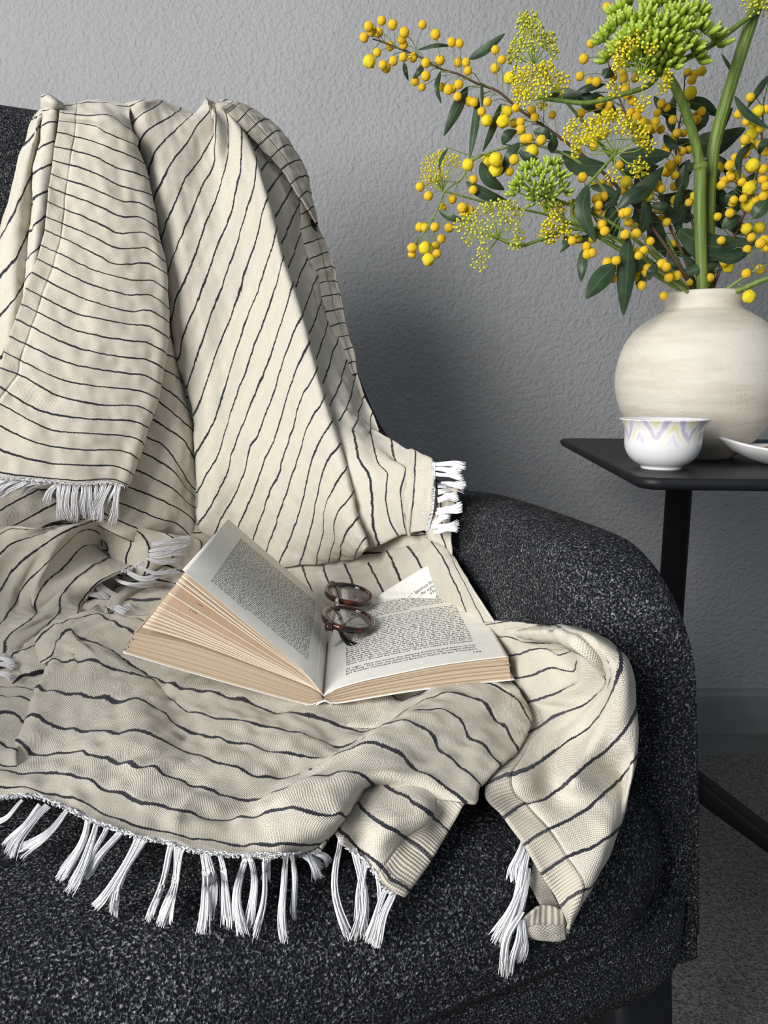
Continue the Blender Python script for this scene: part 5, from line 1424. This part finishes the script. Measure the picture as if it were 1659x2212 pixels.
for x, y in [(130, 205), (230, 160), (315, 190), (205, 250), (95, 290), (405, 250), (385, 305), (545, 190), (645, 265), (770, 325), (830, 335), (1105, 385), (1155, 460), (1105, 525), (295, 355), (195, 405), (240, 500), (320, 470), (395, 440), (470, 440), (570, 485), (680, 465), (820, 480), (880, 480), (895, 545), (570, 585), (485, 625), (540, 670), (690, 670), (745, 690), (775, 685), (825, 650), (815, 745), (905, 780), (940, 790), (1045, 785), (1000, 860), (1265, 830), (1385, 850), (1410, 905), (1545, 885), (1250, 950), (1300, 940), (155, 235), (400, 345), (265, 525), (1300, 1000)]:
    b1.ball(*q1(x, y))
for x, y in [(135, 475), (1040, 930), (1215, 600), (1195, 860), (1165, 935)]: b1.ball(*q1(x, y), big=True)
for a, b, c, w_ in [((905, 455), (1040, 370), (1180, 258), 62), ((510, 382), (650, 345), (785, 352), 36), ((400, 480), (412, 550), (436, 622), 34), ((545, 498), (520, 550), (470, 605), 45), ((682, 552), (655, 680), (690, 800), 36), ((892, 670), (800, 860), (710, 1045), 80), ((972, 755), (945, 980), (905, 1235), 56), ((1000, 640), (1005, 740), (998, 850), 24), ((1152, 800), (1085, 1000), (1008, 1172), 52), ((1480, 772), (1540, 745), (1605, 722), 50)]:
    b1.leaf(q1(*a), q1(*b), q1(*c), w_ / 3.567 * 1.05, dy=-0.005)
b2 = mim['low_left']
for x, y in [(1250, 1230), (1215, 1320), (935, 1385), (935, 1465), (525, 1440), (590, 1510), (775, 1535), (700, 1600), (850, 1600), (870, 1640), (905, 1620), (525, 1750), (565, 1755), (750, 1755), (640, 1750), (690, 1840), (645, 1895), (465, 1910), (465, 1960), (655, 1955), (1330, 1070), (1365, 1065), (1460, 1080)]:
    b2.ball(*q1(x, y))
for x, y in [(895, 1270), (1050, 1240), (1110, 1230), (1110, 1310), (565, 1910), (590, 2000), (1390, 1165)]: b2.ball(*q1(x, y), big=True)
for a, b, c, w_ in [((1000, 1250), (1060, 1370), (1175, 1460), 95), ((880, 1402), (1030, 1490), (1195, 1545), 80), ((670, 1620), (770, 1680), (875, 1702), 50), ((740, 1138), (690, 1220), (668, 1310), 22), ((1290, 1100), (1220, 1190), (1150, 1350), 70), ((1160, 1110), (1200, 1045), (1275, 1005), 70), ((1290, 1175), (1360, 1215), (1440, 1225), 55), ((1535, 1175), (1560, 1100), (1550, 1020), 75), ((1400, 1010), (1480, 1025), (1540, 1075), 60)]:
    b2.leaf(q1(*a), q1(*b), q1(*c), w_ / 3.567 * 1.05, dy=-0.008)
small = [q2(x, y) for x, y in [(400, 55), (435, 110), (545, 90), (275, 340), (220, 460), (190, 595), (265, 640), (320, 640), (450, 605), (525, 575), (530, 610), (620, 610), (545, 690), (555, 735), (600, 785), (930, 685), (1030, 565), (1080, 585), (1065, 625), (1140, 555), (870, 840), (1015, 835), (390, 880), (190, 890), (335, 955), (600, 880), (635, 910), (655, 850), (795, 880), (780, 950), (760, 1010), (710, 960), (915, 935), (620, 1075), (1000, 1040), (950, 1045), (1100, 900), (1070, 940), (1140, 870), (865, 1150), (990, 1180), (950, 1250), (890, 1290), (845, 1340), (935, 1370), (500, 1290), (210, 1385), (790, 1430), (1520, 760), (1650, 850), (1430, 890), (1490, 950), (1600, 1000), (1480, 1090), (1400, 1230), (1360, 1290), (1480, 1200), (1620, 1320), (1370, 1380), (1450, 1420), (1540, 1440), (1620, 1400), (1640, 1180), (860, 1190), (910, 1310), (720, 1010), (820, 1010), (680, 950), (585, 880), (1580, 1130)]]
small += [q3(x, y) for x, y in [(375, 270), (320, 290), (335, 340), (330, 390), (160, 390), (560, 390), (530, 400), (570, 470), (360, 490), (385, 540), (180, 605), (130, 615), (240, 660), (250, 720), (285, 710), (290, 600), (545, 565), (630, 560), (635, 700), (690, 690), (650, 730), (475, 770), (405, 785), (505, 825), (505, 885), (450, 910), (670, 965), (715, 825), (700, 860), (790, 190), (830, 210), (930, 190), (820, 445), (870, 470), (830, 795), (865, 820), (885, 900), (945, 885), (1145, 630), (1125, 740), (1360, 400), (1385, 320), (1465, 285), (1455, 155), (1640, 190), (1600, 635), (1630, 610), (1495, 680), (1490, 870), (1595, 840), (1360, 720), (1075, 965), (530, 215), (560, 165), (845, 1045), (740, 620), (1320, 790), (1560, 300), (1620, 270)]]
bigs = [q2(x, y) for x, y in [(1055, 725), (290, 1080), (370, 1040), (550, 1420), (1580, 870), (1540, 1290), (1550, 960), (1530, 1050), (1500, 1130)]] + [q3(x, y) for x, y in [(720, 265), (1515, 340), (1490, 520), (1590, 515), (1510, 205), (1530, 30), (1350, 820), (1510, 1050), (640, 885), (1375, 105), (790, 190)]]
rest = ['centre', 'low', 'right', 'low_right', 'mid_right']
def own(u, v):
    return min((mim[k] for k in rest), key=lambda b: b.dist(u, v))
for p in small: own(*p).ball(*p)
for p in bigs: own(*p).ball(*p, big=True)
for q, L_ in ((q3, [((250, 180), (215, 380), (312, 625), 100), ((440, 330), (450, 480), (460, 632), 110), ((570, 590), (560, 880), (530, 1195), 125), ((470, 800), (350, 920), (238, 1065), 125), ((215, 680), (205, 830), (198, 935), 68), ((140, 570), (80, 640), (35, 705), 62), ((730, 380), (790, 560), (862, 742), 115), ((690, 300), (705, 470), (612, 592), 75), ((740, 340), (850, 350), (932, 382), 62), ((960, 530), (1200, 650), (1570, 625), 200), ((980, 870), (1150, 822), (1285, 798), 75), ((560, 322), (700, 200), (842, 40), 115), ((985, 240), (990, 130), (1010, 20), 95), ((1195, 50), (1250, 230), (1195, 450), 85), ((950, 320), (1000, 390), (1085, 425), 135), ((1225, 330), (1270, 420), (1310, 520), 140), ((1300, 510), (1370, 470), (1450, 425), 100), ((1540, 440), (1600, 360), (1670, 280), 105), ((790, 800), (760, 860), (735, 925), 75), ((890, 700), (930, 800), (930, 905), 85), ((630, 960), (700, 900), (800, 780), 80), ((720, 560), (800, 640), (760, 740), 85), ((1340, 330), (1370, 270), (1410, 215), 75), ((640, 380), (620, 470), (600, 560), 60)]),
              (q2, [((60, 1180), (220, 1285), (405, 1292), 150), ((500, 1222), (700, 1225), (892, 1200), 135), ((300, 720), (380, 820), (485, 885), 150), ((0, 722), (100, 748), (205, 742), 95), ((160, 718), (260, 682), (392, 655), 55), ((770, 750), (840, 850), (902, 945), 62), ((1000, 790), (1150, 822), (1275, 905), 95), ((1200, 880), (1135, 950), (1090, 1042), 115), ((1090, 1095), (1250, 1135), (1482, 1005), 190), ((1400, 750), (1500, 880), (1670, 1005), 62), ((1670, 590), (1580, 720), (1498, 845), 52), ((1300, 420), (1350, 500), (1405, 605), 32), ((1530, 1120), (1440, 1240), (1442, 1395), 62), ((1660, 1080), (1630, 1140), (1598, 1205), 75), ((970, 1420), (1010, 1320), (1045, 1245), 105), ((1200, 1290), (1262, 1350), (1235, 1450), 95), ((500, 1322), (620, 1335), (805, 1300), 115), ((850, 1050), (910, 1120), (962, 1172), 75), ((370, 545), (410, 560), (460, 590), 85), ((180, 700), (260, 790), (330, 860), 110)])):
    for a, b, c, w_ in L_:
        own(*q(*a)).leaf(q(*a), q(*b), q(*c), w_ / 3.614 * 1.05)
# denser growth behind the stalks
for _ in range(74):
    u = 1250 + 430 * rf_.random(); v = 215 + 400 * rf_.random()
    if (u < 1330 and v > 480) or (1590 < u and v > 560): continue
    b = own(u, v); keep = b.e
    if b in (mim['low'], mim['low_right']): b = mim['centre']
    b.ball(u, v, big=rf_.random() < 0.15)
for _ in range(34):
    u = 1270 + 370 * rf_.random(); v = 270 + 330 * rf_.random(); a = rf_.uniform(0, 2 * PI); l = rf_.uniform(28, 48)
    b = own(u, v)
    b.leaf((u, v), (u + l * math.cos(a) + 5, v + l * math.sin(a)), (u + 2 * l * math.cos(a + .25), v + 2 * l * math.sin(a + .25)), rf_.uniform(16, 32), dy=rf_.uniform(0.0, 0.03))
for b in mim.values(): b.done()

# --- fennel: stalks with umbels of tiny flowers and two heads of green seeds
def tube_px(mb, pts, rad, seg=8):
    P = [atY(*p) for p in pts]
    F = catmull([p[:] for p in P], max(6, 6 * len(P)))
    n = len(F)
    rr = [rad[0] + (rad[1] - rad[0]) * i / (n - 1) for i in range(n)]
    mb.tube([Vector(p) for p in F], rr, seg)
    return P[-1]
def umbel(parent, node, heads, mat, fl_r=0.0014, n_fl=18, r_um=0.0085, raymat=None, ray_r=0.0006):
    """heads: list of (u, v, dY) umbellet centres in the picture round a node (world point)"""
    rays = MB()
    for (u, v, dY) in heads:
        c_ = atY(u, v, node.y + dY)
        mid_ = node.lerp(c_, 0.55) + (c_ - node).length * 0.06 * Vector((0, 0, -1))
        d = (c_ - node)
        base_ = node + d * 0.80
        rays.tube([node, mid_, base_], [ray_r, ray_r * 0.8, ray_r * 0.7], 5, cap=False)
        m = MB()
        ax = d.normalized()
        for k in range(n_fl):
            z = 1 - (k + 0.5) / n_fl * 1.15; a = k * 2.39996 + rf_.uniform(-.3, .3)
            rxy = math.sqrt(max(0, 1 - z * z))
            t1 = ax.orthogonal().normalized(); t2 = ax.cross(t1)
            dirv = (ax * z + t1 * rxy * math.cos(a) + t2 * rxy * math.sin(a))
            p = base_ + ax * r_um * 0.35 + dirv * r_um * rf_.uniform(0.8, 1.15)
            m.tube([base_, p], 0.00022, 3, cap=False)
            m.ball(p, fl_r * rf_.uniform(0.8, 1.25), 6, 4)
        m.build('umbellet', mat, parent, world=True, fix=False)
    rays.build('rays', raymat or M_RAY, parent, world=True, fix=False)
def ringheads(cu, cv, ru, rv, n, up=0.0, dy=0.02, jit=0.12, a0=0, a1=360):
    out = []
    for k in range(n):
        t = (k + 0.5) / n; a = k * 2.39996; r = math.sqrt(t)
        u = cu + ru * r * math.cos(a) * (1 + rf_.uniform(-jit, jit)); v = cv + rv * r * math.sin(a) * (1 + rf_.uniform(-jit, jit))
        out.append((u, v, -dy * (1 - t) * rf_.uniform(0.4, 1.2) + rf_.uniform(-0.008, 0.008)))
    return out
def seed_mesh():
    m = MB()
    prof = [(0.0003, 0.0), (0.0016, 0.0012), (0.0024, 0.0038), (0.0026, 0.0062), (0.0021, 0.0086), (0.0012, 0.0102), (0.0015, 0.0112), (0.0006, 0.0118), (0.0001, 0.0116)]
    m.lathe(prof, 8)
    me = mesh('seed', m.v, m.f); me.materials.append(M_SEED)
    me.polygons.foreach_set('use_smooth', [True] * len(me.polygons))
    return me
SEED = seed_mesh()
def seed_head(parent, node, cu, cv, ru, rv, n_um, per, dy0, k=1.0):
    """dome of seed clusters: ellipse in the picture, bulging towards the viewer"""
    rays = MB()
    for i in range(n_um):
        t = (i + 0.5) / n_um; a = i * 2.39996; r = math.sqrt(t)
        u = cu + ru * r * math.cos(a); v = cv + rv * r * math.sin(a)
        c_ = atY(u, v, node.y + dy0 - 0.050 * k * math.sqrt(max(0, 1 - r * r)))
        ax = (c_ - node).normalized(); ax = (ax + Vector((0, -0.25, 0.45))).normalized()
        b_ = c_ - ax * 0.006 * k
        rays.tube([node, node.lerp(b_, 0.6) + Vector((0, 0, -0.003)), b_], [0.0012 * k, 0.001 * k, 0.0008 * k], 5, cap=False)
        t1 = ax.orthogonal().normalized(); t2 = ax.cross(t1)
        for q in range(per):
            f_ = math.sqrt((q + 0.5) / per); aa = q * 2.39996 + i
            dirv = (ax + (t1 * math.cos(aa) + t2 * math.sin(aa)) * f_ * 0.95).normalized()
            p = b_ + (t1 * math.cos(aa) + t2 * math.sin(aa)) * f_ * 0.0085 * k
            rays.tube([b_, p], 0.0005 * k, 3, cap=False)
            R_ = dirv.to_track_quat('Z', 'Y').to_matrix().to_4x4() @ Matrix.Rotation(rf_.uniform(0, 6), 4, 'Z')
            put('seed', SEED, Matrix.Translation(p) @ R_ @ Matrix.Scale(k * rf_.uniform(0.8, 1.08), 4), parent)
    rays.build('rays', M_RAY, parent, world=True, fix=False)
# thick stalk that carries the large green seed head
e = empty('giant_fennel', atY(1518, 640, .885), 0, 'thick green fennel stalk carrying the large green seed head and a yellow umbel', 'flower stem')
mb = MB()
mb.tube([Vector((vc.x, vc.y, TZ + 0.03)), atY(1518, 640, .885)], [0.0068, 0.0066], 10)
tube_px(mb, [(1518, 640, .885), (1513, 500, .885), (1512, 420, .885), (1514, 365, .885)], (0.0066, 0.0064), 10)
mb.ball(atY(1514, 360, .885), 0.0082, 10, 8, (1, 1, 0.8))
tube_px(mb, [(1514, 365, .885), (1500, 300, .880), (1475, 225, .872), (1450, 175, .865), (1425, 152, .86)], (0.0056, 0.0042), 10)
node = atY(1422, 150, .86)
mb.ball(node, 0.0058, 10, 8)
tube_px(mb, [(1422, 150, .86), (1470, 132, .862), (1540, 95, .868), (1600, 50, .875), (1640, 22, .88)], (0.0034, 0.0026), 8)
tube_px(mb, [(1420, 165, .86), (1400, 185, .858), (1340, 205, .858), (1270, 222, .862), (1200, 216, .868), (1175, 213, .87)], (0.0030, 0.0022), 8)
mb.build('stem', M_STALK, e, world=True, fix=False)
seed_head(e, node, 1424, 66, 142, 82, 24, 12, 0.02, 1.16)
umbel(e, atY(1386, 160, .835), [(u, v, d) for u, v, d in [(1345, 92, -.01), (1365, 80, 0), (1385, 72, -.01), (1410, 82, -.005), (1435, 78, 0), (1455, 98, 0), (1465, 110, .005), (1330, 108, 0), (1338, 130, -.02), (1360, 100, -.015), (1405, 105, -.02), (1335, 142, 0), (1320, 195, -.01), (1390, 225, -.015), (1435, 185, -.005), (1440, 170, 0), (1395, 170, -.02)]], M_FLORET)
umbel(e, atY(1640, 22, .88), ringheads(1640, 8, 26, 22, 6), M_FLORETG, n_fl=12)
umbel(e, atY(1176, 213, .87), ringheads(1160, 175, 60, 42, 13) + [(1120, 205, 0), (1135, 215, -.01), (1215, 170, 0)], M_FLORET)
# second thick stalk
e = empty('giant_fennel', atY(1530, 640, .90), 0, 'thick ribbed green stalk slanting up to the top right corner', 'flower stem')
mb = MB()
mb.tube([Vector((vc.x, vc.y, TZ + 0.03)), atY(1530, 640, .905)], [0.0058, 0.0058], 10)
P = [atY(*p) for p in [(1530, 640, .905), (1532, 450, .905), (1540, 330, .903), (1552, 275, .90), (1580, 180, .895), (1615, 70, .89), (1648, -30, .885)]]
F = [Vector(p) for p in catmull([p[:] for p in P], 40)]
rows = []
for i, p in enumerate(F):
    t = (F[min(i + 1, 39)] - F[max(i - 1, 0)]).normalized(); a = t.orthogonal().normalized(); a = (Vector((1, 0, 0)) - t * t.x).normalized(); b = t.cross(a)
    rows.append([p + (a * math.cos(2 * PI * k / 40) + b * math.sin(2 * PI * k / 40)) * 0.0066 * (1 + 0.06 * math.cos(10 * 2 * PI * k / 40)) for k in range(40)])
mb.grid(rows, close_v=True)
mb.build('stem', M_STALK, e, world=True, fix=False)
umbel(e, atY(1648, -20, .885), ringheads(1650, -40, 40, 26, 7), M_FLORETG, n_fl=12)
# yellow umbels on thinner stems
def fennel(label, stem, heads, mat, r=(0.0022, 0.0016), **kw):
    e = empty('fennel_flower', atY(*stem[0]), 0, label, 'flower stem', 'thin fennel stems')
    mb = MB()
    mb.tube([Vector((vc.x + (atY(*stem[0]).x - vc.x) * .3, vc.y, TZ + 0.03)), atY(*stem[0])], r[0], 7)
    tip = tube_px(mb, stem, r, 8)
    mb.ball(tip, r[1] * 1.5, 8, 6)
    mb.build('stem', M_STALK, e, world=True, fix=False)
    if heads: umbel(e, tip, heads, mat, **kw)
    return e, tip
fennel('thin fennel stem with a broad yellow umbel in the middle of the bouquet', [(1500, 641, .868), (1440, 610, .85), (1345, 545, .835), (1235, 460, .83), (1262, 410, .828), (1300, 365, .826), (1329, 332, .825)],
       [(1225, 265, 0), (1215, 285, -.01), (1240, 305, -.01), (1262, 268, 0), (1285, 255, -.01), (1310, 250, -.005), (1330, 245, 0), (1352, 258, -.01), (1370, 268, 0), (1392, 280, 0), (1405, 315, -.005), (1270, 290, -.02), (1345, 280, -.02), (1300, 275, -.025), (1238, 325, 0), (1325, 380, -.015), (1375, 360, -.015), (1390, 372, 0), (1385, 300, -.015)], M_FLORET)
fennel('low fennel stem with pale green umbels spreading to the left', [(1495, 643, .872), (1420, 590, .85), (1330, 520, .84), (1240, 495, .835), (1160, 520, .83), (1120, 532, .828), (1075, 514, .825)],
       [(1020, 470, 0), (1040, 450, -.005), (1060, 445, 0), (1085, 440, -.01), (1105, 438, 0), (1120, 455, 0), (1035, 490, -.01), (1010, 512, 0), (1000, 475, 0), (1070, 475, -.02), (1108, 490, -.015), (1120, 515, 0), (1045, 545, -.01), (1032, 575, -.01), (1050, 510, -.02), (1095, 465, -.015), (985, 480, .005), (1110, 525, -.01)], M_FLORETG, n_fl=14)
fennel('slim fennel stem with a yellow umbel beside the small green seed head', [(1498, 642, .865), (1400, 560, .85), (1300, 500, .84), (1230, 480, .835)],
       [(1180, 440, 0), (1200, 450, -.01), (1215, 462, 0), (1195, 475, -.015), (1180, 490, -.01), (1205, 500, 0), (1190, 515, 0), (1222, 492, -.01), (1240, 445, 0), (1175, 512, 0), (1232, 512, 0)], M_FLORET, r_um=0.0075)
fennel('tall fennel stem with a yellow green umbel above the long mimosa twig', [(1502, 640, .90), (1420, 480, .92), (1320, 340, .93), (1240, 240, .93), (1180, 170, .925), (1152, 138, .92)],
       [(1115, 100, 0), (1125, 75, 0), (1140, 55, -.01), (1160, 65, -.01), (1172, 85, 0), (1185, 95, 0), (1105, 120, 0), (1135, 92, -.02), (1155, 100, -.02), (1120, 125, -.01), (1130, 40, 0), (1145, 25, 0), (1128, 30, 0), (1150, 40, -.01), (1190, 78, 0), (1195, 110, 0)], M_FLORETG)
fennel('faint yellow fennel umbel at the far left below the mimosa twig', [(1492, 643, .90), (1380, 560, .90), (1200, 470, .90), (1060, 440, .90), (985, 420, .90), (955, 412, .90)],
       [(918, 352, 0), (930, 340, 0), (945, 330, 0), (958, 325, 0), (920, 375, 0), (935, 365, -.01), (950, 355, -.01), (970, 345, 0), (925, 395, 0), (940, 388, -.01), (955, 380, -.01), (985, 335, .0), (990, 350, 0), (948, 400, 0)], M_FLORET, n_fl=12, fl_r=0.0011, r_um=0.0078, r=(0.0016, 0.0010))
e, tip = fennel('fennel stem with the small green seed head left of the bouquet centre', [(1497, 642, .862), (1400, 540, .845), (1300, 470, .835), (1225, 440, .83), (1180, 425, .828)], [], M_FLORET)
seed_head(e, tip, 1168, 390, 72, 52, 12, 9, 0.01, 0.82)
e = empty('fennel_flower', atY(1560, 642, .84), 0, 'bare green fennel stem leaning over the right side of the vase rim', 'flower stem', 'thin fennel stems')
mb = MB(); mb.tube([Vector((vc.x, vc.y, TZ + 0.05)), atY(1545, 640, .86)], 0.0032, 8)
tube_px(mb, [(1545, 640, .86), (1600, 625, .84), (1640, 608, .83), (1690, 590, .82)], (0.0034, 0.0032), 8)
mb.build('stem', M_STALK, e, world=True, fix=False)
